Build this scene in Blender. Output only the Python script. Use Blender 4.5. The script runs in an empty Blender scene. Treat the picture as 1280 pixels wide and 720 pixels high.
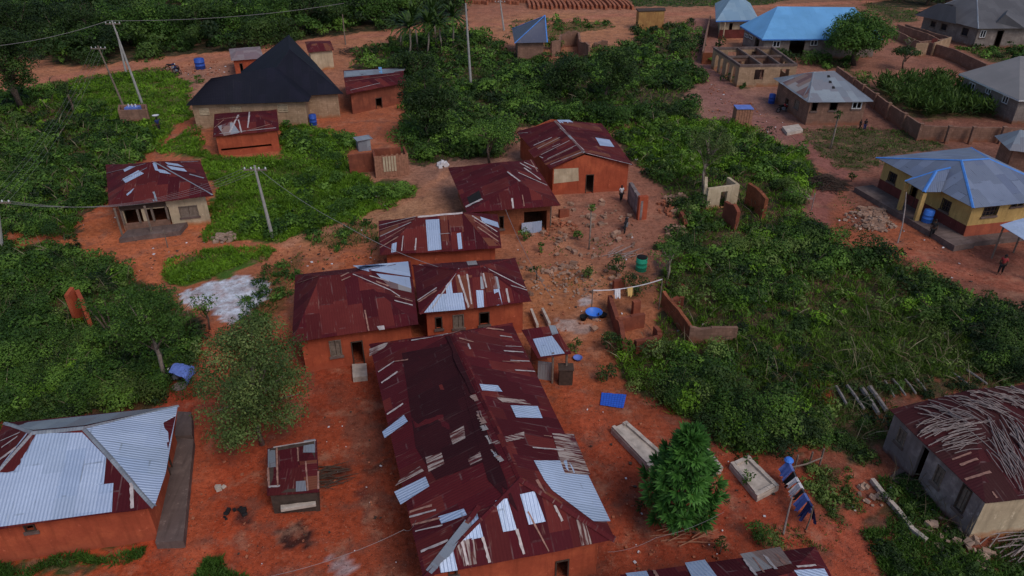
import bpy, bmesh, math, random
import numpy as np
from mathutils import Vector, Matrix
from mathutils.bvhtree import BVHTree
random.seed(7); RNG = np.random.default_rng(11)
C = bpy.context.scene.collection
SC = bpy.context.scene

# ---------------------------------------------------------------- camera, sky, sun, exposure
CAM_H, PITCH, FPX = 27.0, math.radians(31.0), 914.0      # height in m, tilt below the horizon, focal length for a 1280 px wide frame
cd = bpy.data.cameras.new('camera'); cam = bpy.data.objects.new('camera', cd); C.objects.link(cam)
cd.sensor_width = 36.0; cd.lens = 36.0*FPX/1280.0; cd.clip_start = 0.3; cd.clip_end = 6000
cam.location = (0, 0, CAM_H); cam.rotation_euler = (math.pi/2-PITCH, 0, 0); SC.camera = cam
SUN_EL, SUN_AZ = math.radians(50), math.radians(142)
w = bpy.data.worlds.new('World'); SC.world = w; w.use_nodes = True
nt = w.node_tree; bg = nt.nodes['Background']
sky = nt.nodes.new('ShaderNodeTexSky'); sky.sky_type = 'NISHITA'; sky.sun_disc = False
sky.sun_elevation = SUN_EL; sky.sun_rotation = SUN_AZ; sky.air_density = 1.0; sky.dust_density = 1.6; sky.ozone_density = 1.0
nt.links.new(sky.outputs[0], bg.inputs[0]); bg.inputs[1].default_value = 0.10
sl = bpy.data.lights.new('sun', 'SUN'); sl.energy = 1.15; sl.angle = math.radians(26); sl.color = (1.0, 0.93, 0.84)
so = bpy.data.objects.new('sun', sl); C.objects.link(so)
sd = Vector((math.sin(SUN_AZ)*math.cos(SUN_EL), math.cos(SUN_AZ)*math.cos(SUN_EL), math.sin(SUN_EL)))
so.rotation_euler = (-sd).to_track_quat('-Z', 'Y').to_euler(); so.location = sd*80
SC.view_settings.view_transform = 'Standard'; SC.view_settings.look = 'None'
SC.view_settings.exposure = 0.16; SC.view_settings.gamma = 1.0; SC.view_settings.use_curve_mapping = False

# ---------------------------------------------------------------- geometry helpers
CP, SP = math.cos(PITCH), math.sin(PITCH)
def ray(px, py):
    u = (px-640)/FPX; v = (py-360)/FPX
    return Vector((u, CP-v*SP, -SP-v*CP))
def at(px, py, z=0.0):
    d = ray(px, py); t = (z-CAM_H)/d.z
    return Vector((d.x*t, d.y*t, z))
def zat(base, px, py):
    d = ray(px, py); t = base.y/d.y
    return CAM_H+d.z*t
def scl(y):            # photo px per metre at world distance y on the ground
    return FPX/(y*CP+CAM_H*SP)

def _h(ix, iy, s):
    n = np.sin(ix*127.1+iy*311.7+s*74.7)*43758.5453
    return n-np.floor(n)
def vnoise(x, y, s=0):
    x = np.asarray(x, float); y = np.asarray(y, float)
    ix = np.floor(x); iy = np.floor(y); fx = x-ix; fy = y-iy
    fx = fx*fx*(3-2*fx); fy = fy*fy*(3-2*fy)
    a = _h(ix, iy, s); b = _h(ix+1, iy, s); c = _h(ix, iy+1, s); d = _h(ix+1, iy+1, s)
    return (a*(1-fx)+b*fx)*(1-fy)+(c*(1-fx)+d*fx)*fy
def fbm(x, y, s=0, o=3):
    r = 0; a = .5; f = 1; t = 0
    for i in range(o):
        r = r+a*vnoise(np.asarray(x)*f, np.asarray(y)*f, s+i*3.3); t += a; a *= .5; f *= 2.1
    return r/t
def inpoly(x, y, poly):
    r = np.zeros(np.shape(x), bool); n = len(poly); j = n-1
    for i in range(n):
        xi, yi = poly[i]; xj, yj = poly[j]
        if abs(yj-yi) > 1e-9:
            r ^= ((yi > y) != (yj > y)) & (x < (xj-xi)*(y-yi)/(yj-yi)+xi)
        j = i
    return r
def seg_dist(x, y, a, b):
    dx, dy = b[0]-a[0], b[1]-a[1]; L = dx*dx+dy*dy+1e-9
    t = np.clip(((x-a[0])*dx+(y-a[1])*dy)/L, 0, 1)
    return np.hypot(x-a[0]-t*dx, y-a[1]-t*dy)

# ---------------------------------------------------------------- objects
ORG = {}
def tag(o, label=None, cat=None, group=None, kind=None):
    if label: o['label'] = label
    if cat: o['category'] = cat
    if group: o['group'] = group
    if kind: o['kind'] = kind
    return o
def thing(name, label, cat, loc, group=None):
    o = bpy.data.objects.new(name, None); C.objects.link(o); o.location = loc
    o.empty_display_size = .3
    ORG[o] = Vector(loc); return tag(o, label, cat, group)
def copy_tree(o, parent=None):
    c = o.copy(); C.objects.link(c)
    if parent is not None: c.parent = parent
    ORG[c] = ORG.get(o, Vector())
    for ch in [k for k in o.children]: copy_tree(ch, c)
    return c
def link_mesh(name, me, mat, parent=None, smooth=False):
    o = bpy.data.objects.new(name, me); C.objects.link(o)
    if mat: me.materials.append(mat)
    if parent is not None:
        o.parent = parent; ORG[o] = ORG[parent]
    else: ORG[o] = Vector()
    if smooth:
        me.polygons.foreach_set('use_smooth', [True]*len(me.polygons))
    return o
class MB:
    def __init__(s): s.v = []; s.f = []; s.uv = []
    def face(s, pts, uv=None):
        i = len(s.v); s.v += [tuple(p) for p in pts]; s.f.append(tuple(range(i, i+len(pts))))
        if uv is None:
            a = Vector(pts[1])-Vector(pts[0]); L = a.length or 1; a = a/L
            n = a.cross(Vector(pts[-1])-Vector(pts[0]))
            b = n.cross(a); b = b.normalized() if b.length > 1e-9 else Vector((0, 0, 1))
            if abs(b.z) > .7:      # upright faces: real height as v
                uv = [((Vector(p)-Vector((0, 0, 0))).dot(a), p[2]) for p in pts]
            else: uv = [(Vector(p).dot(a), Vector(p).dot(b)) for p in pts]
        s.uv += uv
    def hexa(s, b, t):     # bottom 4 pts, top 4 pts (counter-clockwise from above)
        s.face([b[3], b[2], b[1], b[0]]); s.face(t)
        for i in range(4):
            j = (i+1) % 4; s.face([b[i], b[j], t[j], t[i]])
    def box(s, c, size, rz=0, M=None):
        x, y, z = size[0]/2, size[1]/2, size[2]/2
        R = M or Matrix.Rotation(rz, 3, 'Z'); c = Vector(c)
        P = [c+R@Vector(p) for p in ((-x, -y, -z), (x, -y, -z), (x, y, -z), (-x, y, -z), (-x, -y, z), (x, -y, z), (x, y, z), (-x, y, z))]
        s.hexa(P[:4], P[4:])
    def bar(s, a, b, w_, h_=None):
        a = Vector(a); b = Vector(b); d = b-a
        if d.length < 1e-6: return
        q = d.to_track_quat('Z', 'Y').to_matrix(); s.box((a+b)/2, (w_, h_ or w_, d.length), M=q)
    def tube(s, pts, rad, n=6, cap=True):
        rings = []
        for i, p in enumerate(pts):
            p = Vector(p); a = Vector(pts[max(0, i-1)]); b = Vector(pts[min(len(pts)-1, i+1)])
            q = (b-a).to_track_quat('Z', 'Y').to_matrix(); r = rad[i] if hasattr(rad, '__len__') else rad
            rings.append([p+q@Vector((r*math.cos(2*math.pi*k/n), r*math.sin(2*math.pi*k/n), 0)) for k in range(n)])
        for i in range(len(rings)-1):
            for k in range(n):
                l = (k+1) % n; s.face([rings[i][k], rings[i][l], rings[i+1][l], rings[i+1][k]])
        if cap: s.face(rings[0][::-1]); s.face(rings[-1])
    def lathe(s, c, prof, n=14):
        c = Vector(c); R = [[c+Vector((r*math.cos(2*math.pi*k/n), r*math.sin(2*math.pi*k/n), z)) for k in range(n)] for r, z in prof]
        for i in range(len(R)-1):
            for k in range(n):
                l = (k+1) % n; s.face([R[i][k], R[i][l], R[i+1][l], R[i+1][k]])
        if prof[0][0] > 1e-4: s.face(R[0][::-1])
        if prof[-1][0] > 1e-4: s.face(R[-1])
    def build(s, name, mat, parent=None, smooth=False):
        off = ORG[parent] if parent is not None else Vector()
        me = bpy.data.meshes.new(name); me.from_pydata([(v[0]-off[0], v[1]-off[1], v[2]-off[2]) for v in s.v], [], s.f)
        uvl = me.uv_layers.new(name='UVMap'); uvl.data.foreach_set('uv', np.array(s.uv, dtype=np.float32).ravel())
        me.update()
        if smooth:
            bm = bmesh.new(); bm.from_mesh(me); bmesh.ops.remove_doubles(bm, verts=bm.verts, dist=1e-4); bm.to_mesh(me); bm.free()
        return link_mesh(name, me, mat, parent, smooth)
def alone(mb, name, mat, label, cat, group=None, smooth=False, kind=None):
    """a thing that is one mesh, origin at its own base"""
    V = np.array(mb.v); c = Vector((V[:, 0].mean(), V[:, 1].mean(), max(0, V[:, 2].min())))
    me_v = [(v[0]-c.x, v[1]-c.y, v[2]-c.z) for v in mb.v]; mb2 = MB(); mb2.v = me_v; mb2.f = mb.f; mb2.uv = mb.uv
    o = mb2.build(name, mat, None, smooth); o.location = c; ORG[o] = c
    return tag(o, label, cat, group, kind)

# ---------------------------------------------------------------- materials
MATS = {}
class NT:
    def __init__(s, name):
        s.m = bpy.data.materials.new(name); s.m.use_nodes = True; s.t = s.m.node_tree; s.b = s.t.nodes['Principled BSDF']
    def n(s, typ, **kw):
        x = s.t.nodes.new('ShaderNode'+typ)
        for k, v in kw.items():
            if k in x.inputs: 
                if hasattr(v, 'links') or hasattr(v, 'is_linked'): s.t.links.new(v, x.inputs[k])
                else: x.inputs[k].default_value = v
            else: setattr(x, k, v)
        return x
    def l(s, a, b): s.t.links.new(a, b)
    def math(s, op, a, b=0.0, c=None):
        x = s.t.nodes.new('ShaderNodeMath'); x.operation = op
        for i, v in enumerate((a, b) if c is None else (a, b, c)):
            if hasattr(v, 'is_linked'): s.l(v, x.inputs[i])
            else: x.inputs[i].default_value = v
        return x.outputs[0]
    def mix(s, fac, a, b, mode='MIX'):
        x = s.t.nodes.new('ShaderNodeMix'); x.data_type = 'RGBA'; x.blend_type = mode
        for i, v in ((0, fac), (6, a), (7, b)):
            if hasattr(v, 'is_linked'): s.l(v, x.inputs[i])
            else: x.inputs[i].default_value = v if i == 0 else (*v, 1) if len(v) == 3 else v
        return x.outputs[2]
    def noise(s, vec, scale, detail=3, rough=.55):
        x = s.t.nodes.new('ShaderNodeTexNoise'); x.inputs['Scale'].default_value = scale
        x.inputs['Detail'].default_value = detail; x.inputs['Roughness'].default_value = rough
        if vec is not None: s.l(vec, x.inputs['Vector'])
        return x.outputs[0]
    def ramp(s, fac, stops, const=False):
        x = s.t.nodes.new('ShaderNodeValToRGB'); e = x.color_ramp.elements
        if const: x.color_ramp.interpolation = 'CONSTANT'
        while len(e) < len(stops): e.new(.5)
        for i, (p, c) in enumerate(stops): e[i].position = p; e[i].color = (*c, 1) if len(c) == 3 else c
        s.l(fac, x.inputs[0]); return x.outputs[0]
    def scaled(s, vec, sc):
        x = s.t.nodes.new('ShaderNodeMapping'); x.inputs['Scale'].default_value = sc; s.l(vec, x.inputs[0]); return x.outputs[0]
    def bump(s, h, dist, strength=1.0):
        x = s.t.nodes.new('ShaderNodeBump'); x.inputs['Distance'].default_value = dist; x.inputs['Strength'].default_value = strength
        s.l(h, x.inputs['Height']); s.l(x.outputs[0], s.b.inputs['Normal']); return x
    def geo(s): return s.n('NewGeometry').outputs['Position']
    def uv(s): return s.n('UVMap').outputs[0]
    def col(s, c): s.l(c, s.b.inputs['Base Color'])
    def set(s, rough=.8, metal=0.0, spec=.3):
        s.b.inputs['Roughness'].default_value = rough; s.b.inputs['Metallic'].default_value = metal; s.b.inputs['Specular IOR Level'].default_value = spec
        return s.m
def simple(name, c, rough=.8, metal=0, var=.25, scale=3.0):
    if name in MATS: return MATS[name]
    k = NT(name); g = k.geo(); nz = k.noise(g, scale, 4); n2 = k.noise(g, scale*9, 3)
    lo = tuple(x*(1-var) for x in c); hi = tuple(min(1, x*(1+var)) for x in c)
    a = k.ramp(nz, [(.3, lo), (.7, hi)]); a = k.mix(k.math('MULTIPLY', n2, .35), a, tuple(x*.6 for x in c)); k.col(a)
    k.bump(n2, .01, .4); MATS[name] = k.set(rough, metal); return MATS[name]
def tin(name, cols, streak=(.30, .22, .19), sfac=.35, rough=.6, metal=.1, lap=(.35, .28, .27), lapf=.25, period=.15, bumpd=.012, spec=.35, sthr=(.56, .68, .48, .66)):
    """corrugated sheets: every sheet its own tint, rust streaks down the slope, scratched laps"""
    if name in MATS: return MATS[name]
    k = NT(name); uv = k.uv(); sx = k.n('SeparateXYZ', Vector=uv); u, v = sx.outputs[0], sx.outputs[1]
    cu = k.math('FLOOR', k.math('MULTIPLY', u, 1/.85))
    off = k.n('TexWhiteNoise', noise_dimensions='1D'); k.l(cu, off.inputs['W'])
    v2 = k.math('ADD', k.math('MULTIPLY', v, 1/2.3), off.outputs[0]); cv = k.math('FLOOR', v2)
    cb = k.n('CombineXYZ'); k.l(cu, cb.inputs[0]); k.l(cv, cb.inputs[1])
    wn = k.n('TexWhiteNoise', noise_dimensions='2D'); k.l(cb.outputs[0], wn.inputs['Vector'])
    N = len(cols); c = k.ramp(wn.outputs[0], [(i/N, x) for i, x in enumerate(cols)], True)
    g = k.geo(); big = k.noise(g, .35, 3)
    c = k.mix(k.ramp(big, [(.35, (0,)*3), (.75, (.5,)*3)]), c, tuple(x*.62 for x in cols[0]))
    st = k.noise(k.scaled(uv, (7.5, .55, 1)), 1.0, 5, .65)
    st2 = k.noise(g, 1.1, 3)
    sm = k.math('MULTIPLY', k.ramp(st, [(sthr[0], (0,)*3), (sthr[1], (1,)*3)]), k.ramp(st2, [(sthr[2], (0,)*3), (sthr[3], (1,)*3)]))
    c = k.mix(k.math('MULTIPLY', sm, sfac), c, streak)
    fu = k.math('FRACT', k.math('MULTIPLY', u, 1/.85)); le = k.math('LESS_THAN', fu, .07)
    fv = k.math('LESS_THAN', k.math('FRACT', v2), .035)
    lp = k.math('MULTIPLY', k.math('MAXIMUM', le, fv), k.ramp(k.noise(k.scaled(uv, (1.3, .5, 1)), 1.4, 3), [(.5, (0,)*3), (.64, (1,)*3)]))
    c = k.mix(k.math('MULTIPLY', lp, lapf), c, lap)
    fine = k.noise(k.scaled(uv, (14, 3, 1)), 2.0, 4); c = k.mix(k.math('MULTIPLY', fine, .4), c, tuple(x*.5 for x in cols[0])); k.col(c)
    wv = k.math('SINE', k.math('MULTIPLY', u, 2*math.pi/period)); hgt = k.math('ADD', k.math('MULTIPLY', wv, .5), k.math('MULTIPLY', fine, .5))
    k.bump(hgt, bumpd, .7); MATS[name] = k.set(rough, metal, spec); return MATS[name]
def wallmat(name, c, c2, brick=False, base=None, mortar=None, bw=.42, bh=.2, patch=None):
    if name in MATS: return MATS[name]
    k = NT(name); g = k.geo(); uv = k.uv(); nz = k.noise(g, .9, 5, .6); n2 = k.noise(g, 7, 4)
    a = k.ramp(nz, [(.36, tuple(x*.85 for x in c2)), (.5, c2), (.66, c)])
    if brick:
        b = k.n('TexBrick'); k.l(uv, b.inputs['Vector']); b.inputs['Scale'].default_value = 1
        b.inputs['Brick Width'].default_value = bw; b.inputs['Row Height'].default_value = bh; b.inputs['Mortar Size'].default_value = .012
        b.inputs['Color1'].default_value = (1, 1, 1, 1); b.inputs['Color2'].default_value = (.72, .7, .68, 1); b.inputs['Mortar'].default_value = (*(mortar or (.5, .5, .5)), 1)
        a = k.mix(.85, a, b.outputs[0], 'MULTIPLY')
    if patch: a = k.mix(k.ramp(k.noise(g, .5, 4), [(.55, (0,)*3), (.6, (1,)*3)]), a, patch)
    a = k.mix(k.math('MULTIPLY', n2, .5), a, tuple(x*.7 for x in c2))
    dr = k.noise(k.scaled(uv, (3, .35, 1)), 1.2, 4); a = k.mix(k.math('MULTIPLY', k.ramp(dr, [(.5, (0,)*3), (.7, (1,)*3)]), .5), a, tuple(x*.45 for x in c2))
    cr = k.noise(k.scaled(g, (1, 1, .8)), 2.3, 8, .75); a = k.mix(k.ramp(cr, [(.60, (0,)*3), (.66, (.55,)*3)]), a, tuple(min(1, x*1.25+.03) for x in c))
    if base:   # soil splashed up from the ground
        z = k.n('SeparateXYZ', Vector=g).outputs[2]
        e = k.math('ADD', z, k.math('MULTIPLY', k.noise(g, 1.6, 4), 1.1))
        a = k.mix(k.ramp(e, [(.55, (1,)*3), (1.0, (.0,)*3)]), a, base)
    k.col(a); k.bump(n2, .03, .6); MATS[name] = k.set(.92, 0, .15); return MATS[name]
def leafmat(name, dark, mid, bright):
    if name in MATS: return MATS[name]
    k = NT(name); at_ = k.n('Attribute'); at_.attribute_name = 'tint'
    c = k.ramp(at_.outputs['Fac'], [(0, dark), (.5, mid), (1, bright)])
    g = k.geo(); c = k.mix(k.ramp(k.noise(g, .35, 2), [(.35, (0,)*3), (.7, (.45,)*3)]), c, tuple(x*.55 for x in mid)); k.col(c)
    k.set(.6, 0, .25)
    tr = k.n('BsdfTranslucent'); k.l(c, tr.inputs[0]); mx = k.n('MixShader'); mx.inputs[0].default_value = .22
    out = k.t.nodes['Material Output']; k.l(k.b.outputs[0], mx.inputs[1]); k.l(tr.outputs[0], mx.inputs[2]); k.l(mx.outputs[0], out.inputs[0])
    MATS[name] = k.m; return k.m
MAROON = tin('maroon_tin', [(.10, .012, .018), (.07, .010, .015), (.12, .016, .02), (.17, .03, .026), (.09, .013, .019), (.11, .019, .019)], sfac=.62, streak=(.34, .2, .16), rough=.8, metal=0, spec=.1)
DARKRED = tin('dark_weathered_tin', [(.045, .011, .015), (.038, .010, .014), (.052, .012, .016)], sfac=.12, lapf=.08, rough=.85, metal=0, spec=.08)
RUSTY = tin('streaked_rusty_tin', [(.12, .016, .02), (.17, .045, .03), (.1, .014, .018), (.22, .075, .042), (.12, .018, .022)], sfac=.9, streak=(.42, .3, .26), rough=.8, metal=0, spec=.12)
ZINC = tin('zinc_sheet', [(.55, .65, .86), (.48, .59, .80), (.60, .70, .90), (.52, .62, .80)], streak=(.3, .32, .36), sfac=.5, metal=.35, rough=.5, lap=(.24, .28, .34), lapf=.7, bumpd=.03)
OLDZINC = tin('weathered_zinc_sheet', [(.3, .33, .38), (.25, .27, .31), (.36, .4, .44), (.27, .26, .29)], streak=(.3, .15, .12), sfac=.6, metal=.25, rough=.6, lap=(.16, .15, .17), lapf=.6)
SCRAPED = tin('scraped_tin', [(.1, .02, .028), (.13, .04, .035)], streak=(.5, .42, .38), sfac=.9, rough=.8, metal=0, spec=.1, sthr=(.46, .54, .3, .45))
BROWNTIN = tin('decayed_brown_tin', [(.07, .018, .022), (.055, .016, .019), (.085, .02, .023), (.06, .022, .022)], streak=(.2, .14, .12), sfac=.5, rough=.85, metal=0, spec=.08)
RUSTZINC = tin('half_rusted_zinc_sheet', [(.4, .36, .35), (.2, .06, .05), (.35, .38, .42), (.15, .04, .04), (.3, .16, .12)], streak=(.5, .47, .46), sfac=.8, metal=.15)
PALE = simple('bare_pale_metal_edge', (.5, .43, .42), .6, .1, .3, 4)
BLACKROOF = tin('black_step_sheet', [(.016, .017, .028), (.018, .018, .031), (.015, .016, .026)], streak=(.03, .03, .05), sfac=.15, rough=.75, metal=0, lapf=.03, period=.25, bumpd=.006, spec=.08)
BLUEROOF = tin('bright_blue_sheet', [(.18, .46, .82), (.17, .44, .79), (.19, .48, .84)], streak=(.25, .42, .62), sfac=.2, lap=(.06, .2, .45), lapf=.3, rough=.5)
PALEBLUE = tin('pale_blue_sheet', [(.27, .4, .52), (.24, .37, .5), (.3, .43, .55)], streak=(.4, .48, .55), sfac=.4, lap=(.15, .25, .36), lapf=.5, rough=.55)
GREYBLUE = tin('grey_blue_aluminium_sheet', [(.21, .25, .36), (.17, .2, .3), (.26, .3, .41), (.2, .23, .31)], streak=(.14, .15, .2), sfac=.5, lap=(.08, .09, .13), lapf=.8, rough=.55, metal=.2)
NAVY = tin('dark_slate_blue_sheet', [(.055, .065, .12), (.06, .07, .125)], streak=(.1, .1, .16), sfac=.2, rough=.5)
GREYROOF = tin('grey_stone_coated_sheet', [(.13, .125, .135), (.115, .11, .12), (.14, .135, .145)], streak=(.2, .19, .2), sfac=.4, rough=.75, lap=(.07, .07, .08), lapf=.4)
BEIGEROOF = tin('pale_grey_sheet', [(.27, .25, .25), (.25, .235, .235)], streak=(.35, .33, .33), sfac=.3, rough=.7, lapf=.2)
PINKTIN = tin('pinkish_rusted_sheet', [(.3, .2, .2), (.26, .17, .18), (.34, .26, .26)], streak=(.4, .35, .35), sfac=.6)
BLUECAP = simple('blue_ridge_paint', (.08, .25, .68), .5, 0, .15)
MUD = wallmat('orange_mud_plaster', (.52, .12, .055), (.40, .085, .042), base=(.36, .085, .045))
MUDB = wallmat('mud_brick', (.46, .15, .075), (.28, .09, .045), True, mortar=(.55, .5, .5), base=(.3, .1, .05))
MUDR = wallmat('red_ruin_mud', (.34, .1, .055), (.22, .065, .04), False, base=(.25, .07, .04))
BLOCK = wallmat('tan_block', (.54, .36, .24), (.42, .28, .18), True, mortar=(.6, .58, .55), bw=.45, bh=.225, base=(.32, .14, .07))
GREYBLOCK = wallmat('grey_block', (.34, .29, .26), (.26, .21, .19), True, mortar=(.6, .58, .58), bw=.45, bh=.225, base=(.22, .1, .06))
BROWNBLOCK = wallmat('brown_block', (.38, .21, .15), (.27, .15, .11), True, mortar=(.55, .52, .5), bw=.45, bh=.225, base=(.25, .1, .06))
CREAM = wallmat('cream_plaster', (.66, .53, .37), (.52, .4, .27), False, base=(.42, .17, .07))
YELLOW = wallmat('yellow_paint', (.62, .42, .16), (.52, .34, .13), False)
OCHRE = wallmat('ochre_plaster', (.5, .28, .1), (.4, .2, .075), False, base=(.35, .13, .06))
SALMON = wallmat('salmon_paint', (.50, .13, .07), (.38, .1, .06), False)
MAROONP = wallmat('maroon_paint', (.2, .05, .045), (.15, .04, .035), False)
GREYPL = wallmat('dark_cement_render', (.46, .38, .36), (.24, .19, .185), False, base=(.14, .06, .045))
CEMENT = wallmat('old_cement', (.23, .165, .145), (.15, .105, .095), False)
TOMB = simple('weathered_pale_cement', (.50, .42, .36), .9, 0, .3, 2.5)
WOOD = simple('grey_weathered_wood', (.2, .15, .12), .9, 0, .35, 6)
DARKWOOD = simple('dark_timber', (.07, .045, .035), .9, 0, .3, 5)
STICK = simple('dry_pale_stick', (.27, .215, .205), .9, 0, .4, 5)
REDWOOD = simple('reddish_plank', (.35, .16, .1), .9, 0, .3, 5)
BEAM = simple('dull_grey_beam', (.24, .205, .19), .9, 0, .45, 5)
CONC = simple('pale_concrete_pole', (.36, .34, .33), .85, 0, .2, 2)
DARK = simple('painted_opening_shade', (.012, .010, .010), .9, 0, .2)  # near-black colour painted in place of the shade inside openings
GLASS = simple('dark_window_glass', (.02, .022, .03), .15, 0, .2)
WHITE = simple('white_window_frame', (.62, .62, .64), .6, 0, .1)
BARK = simple('tree_bark', (.13, .09, .07), .95, 0, .4, 5)
PALEBARK = simple('pale_bark', (.3, .24, .2), .95, 0, .3, 5)
WIRE = simple('cable', (.25, .23, .24), .6, .2, .1)
BLUEP = simple('blue_plastic', (.03, .09, .42), .45, 0, .2)
BRIGHTB = simple('bright_blue_plastic', (.06, .22, .75), .4, 0, .1)
NAVYC = simple('navy_cloth', (.02, .03, .12), .9, 0, .3)
LBLUEC = simple('light_blue_cloth', (.13, .2, .55), .9, 0, .2)
WHITEC = simple('white_cloth', (.7, .66, .68), .9, 0, .15)
YELC = simple('yellow_cloth', (.65, .42, .15), .9, 0, .15)
BLACKC = simple('black_cloth', (.015, .014, .017), .9, 0, .3)
REDC = simple('red_cloth', (.4, .05, .05), .9, 0, .2)
GREENP = simple('green_plastic', (.03, .42, .24), .5, 0, .15)
CHAR = simple('charred_earth', (.018, .015, .016), .95, 0, .4, 4)
RUSTEDGE = simple('rusted_sheet_edge', (.33, .17, .13), .75, 0, .4, 5)
ASH = simple('pale_ash', (.42, .4, .41), .95, 0, .4, 3)
SKIN = simple('dark_skin', (.09, .045, .03), .6, 0, .15)
TYRE = simple('black_rubber', (.012, .012, .013), .8, 0, .2)
STONE = simple('rubble_stone', (.36, .24, .18), .95, 0, .45, 2)
RUBRED = simple('broken_mud_brick', (.38, .13, .07), .95, 0, .4, 2)
L_DARK = leafmat('dark_leaves', (.012, .028, .007), (.034, .070, .013), (.09, .16, .026))
L_MID = leafmat('mid_green_leaves', (.022, .056, .009), (.064, .140, .019), (.165, .30, .042))
L_BRIGHT = leafmat('fresh_green_leaves', (.05, .105, .008), (.11, .225, .013), (.21, .39, .026))
L_OLIVE = leafmat('olive_leaves', (.05, .078, .016), (.10, .155, .030), (.20, .29, .065))
L_SAGE = leafmat('dry_sage_leaves', (.035, .065, .016), (.09, .14, .032), (.24, .30, .09))
L_BLUEG = leafmat('deep_emerald_leaves', (.016, .055, .009), (.055, .165, .025), (.14, .34, .06))

# ---------------------------------------------------------------- ground
def lin(r, g, b, k=1.0):
    f = lambda c: ((c/255+.055)/1.055)**2.4 if c > 10 else c/255/12.92
    return np.array([f(r)*k, f(g)*k, f(b)*k])
SOIL = [  # photo px, colour of the dry earth there
 (20, 690, 150, 66, 40), (240, 650, 158, 62, 40), (270, 480, 152, 58, 42), (420, 620, 146, 60, 40), (430, 480, 136, 55, 38), (560, 700, 130, 58, 42),
 (720, 560, 142, 56, 38), (760, 640, 128, 52, 40), (900, 640, 138, 56, 40), (1000, 640, 146, 62, 46), (1050, 690, 150, 66, 48), (1090, 590, 120, 66, 54),
 (710, 480, 150, 68, 44), (740, 420, 150, 84, 62), (700, 360, 158, 96, 68), (690, 310, 150, 88, 70), (760, 300, 134, 84, 74), (720, 250, 140, 88, 78),
 (160, 320, 166, 82, 56), (110, 260, 158, 76, 54), (210, 300, 166, 86, 58), (60, 298, 150, 80, 52), (300, 350, 150, 84, 64), (410, 300, 160, 100, 76), (440, 320, 158, 74, 48),
 (480, 270, 150, 104, 84), (570, 205, 134, 92, 84), (450, 165, 150, 78, 58), (400, 170, 150, 76, 54), (120, 92, 150, 92, 72), (220, 75, 156, 92, 72), (380, 55, 150, 92, 72),
 (250, 95, 138, 92, 82), (700, 25, 160, 102, 76), (880, 40, 148, 92, 74), (620, 12, 140, 84, 72), (720, 6, 138, 88, 78), (890, 100, 130, 88, 82), (920, 140, 134, 90, 86), (990, 170, 128, 84, 78),
 (1040, 240, 132, 76, 66), (1060, 290, 140, 72, 56), (1110, 300, 150, 76, 52), (1180, 330, 122, 66, 58), (1250, 350, 118, 68, 62), (1270, 380, 124, 80, 70), (1130, 90, 134, 84, 74), (1180, 85, 118, 72, 64),
 (1020, 40, 130, 82, 70), (1090, 165, 100, 62, 56), (1240, 160, 112, 66, 58), (1010, 480, 100, 56, 46), (1240, 200, 112, 72, 66)]
# low green areas: (polygon in photo px, colour under the plants, strength)
UNDER = []
def G2(poly): return [tuple(at(*p).xy) for p in poly]
FOREST = [(-420, -60), (300, -75), (562, -40), (585, 12), (560, 33), (485, 37), (400, 47), (285, 64), (200, 71), (130, 81), (72, 83), (62, 76), (0, 72), (-300, 90)]
FORESTR = [(1075, -60), (1600, -70), (1500, 6), (1290, 0), (1215, -8), (1150, 12), (1110, 8), (1075, 2)]
LEFT_BUSH = [(-200, 120), (0, 118), (66, 108), (110, 122), (140, 150), (200, 172), (172, 200), (135, 225), (122, 262), (100, 268), (92, 298), (0, 290), (-200, 300)]
LEFT_GRASS = [(60, 112), (100, 104), (152, 92), (212, 90), (222, 98), (238, 104), (235, 128), (240, 146), (215, 160), (196, 190), (150, 200), (120, 150), (66, 130)]
ROAD_GRASS = [(76, 103), (100, 97), (130, 93), (205, 84), (222, 92), (222, 100), (150, 104), (100, 112), (78, 112)]
MIDL_GRASS = [(196, 190), (238, 160), (262, 196), (350, 196), (350, 160), (385, 156), (440, 172), (434, 205), (465, 228), (520, 236), (500, 252), (470, 268), (420, 282), (352, 303), (258, 300), (268, 240), (246, 198)]
MIDL_BUSH = [(352, 158), (436, 172), (436, 200), (400, 200), (372, 196)]
MIDL_LOW = [(400, 200), (436, 205), (468, 230), (470, 262), (410, 284), (345, 300), (300, 298), (345, 232)]
BRIGHTR = [(768, 172), (800, 156), (870, 152), (932, 160), (1000, 192), (1018, 214), (1004, 236), (960, 222), (925, 214), (880, 212), (850, 222), (792, 200)]
LOWCEN = [(690, 160), (760, 150), (850, 144), (872, 146), (860, 156), (800, 160), (770, 172), (700, 165)]
BELOW_PANEL = [(440, 226), (512, 224), (520, 235), (505, 248), (462, 262), (440, 250)]
LEFT_THICK = [(-250, 304), (0, 308), (96, 310), (112, 330), (150, 334), (186, 358), (214, 372), (240, 400), (250, 430), (244, 460), (205, 478), (200, 508), (100, 520), (0, 525), (-250, 540)]
LENS = [(204, 348), (218, 328), (262, 313), (338, 308), (344, 316), (322, 328), (272, 346), (225, 360)]
STRIP = [(384, 290), (440, 276), (470, 283), (472, 305), (420, 312), (386, 306)]
STRIP2 = [(300, 372), (345, 335), (372, 318), (378, 330), (340, 400), (310, 410)]
CENTRE = [(438, 86), (450, 66), (500, 50), (560, 30), (600, 44), (640, 66), (690, 78), (745, 68), (782, 60), (800, 34), (868, 26), (874, 62), (868, 84), (878, 104), (862, 112), (850, 122), (872, 132), (872, 146), (800, 158), (700, 152), (640, 165), (628, 196), (560, 200), (522, 210), (498, 190), (505, 160), (500, 100)]
CENTRE2 = [(640, 24), (760, 28), (770, 34), (700, 44), (690, 50), (640, 45)]
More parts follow.
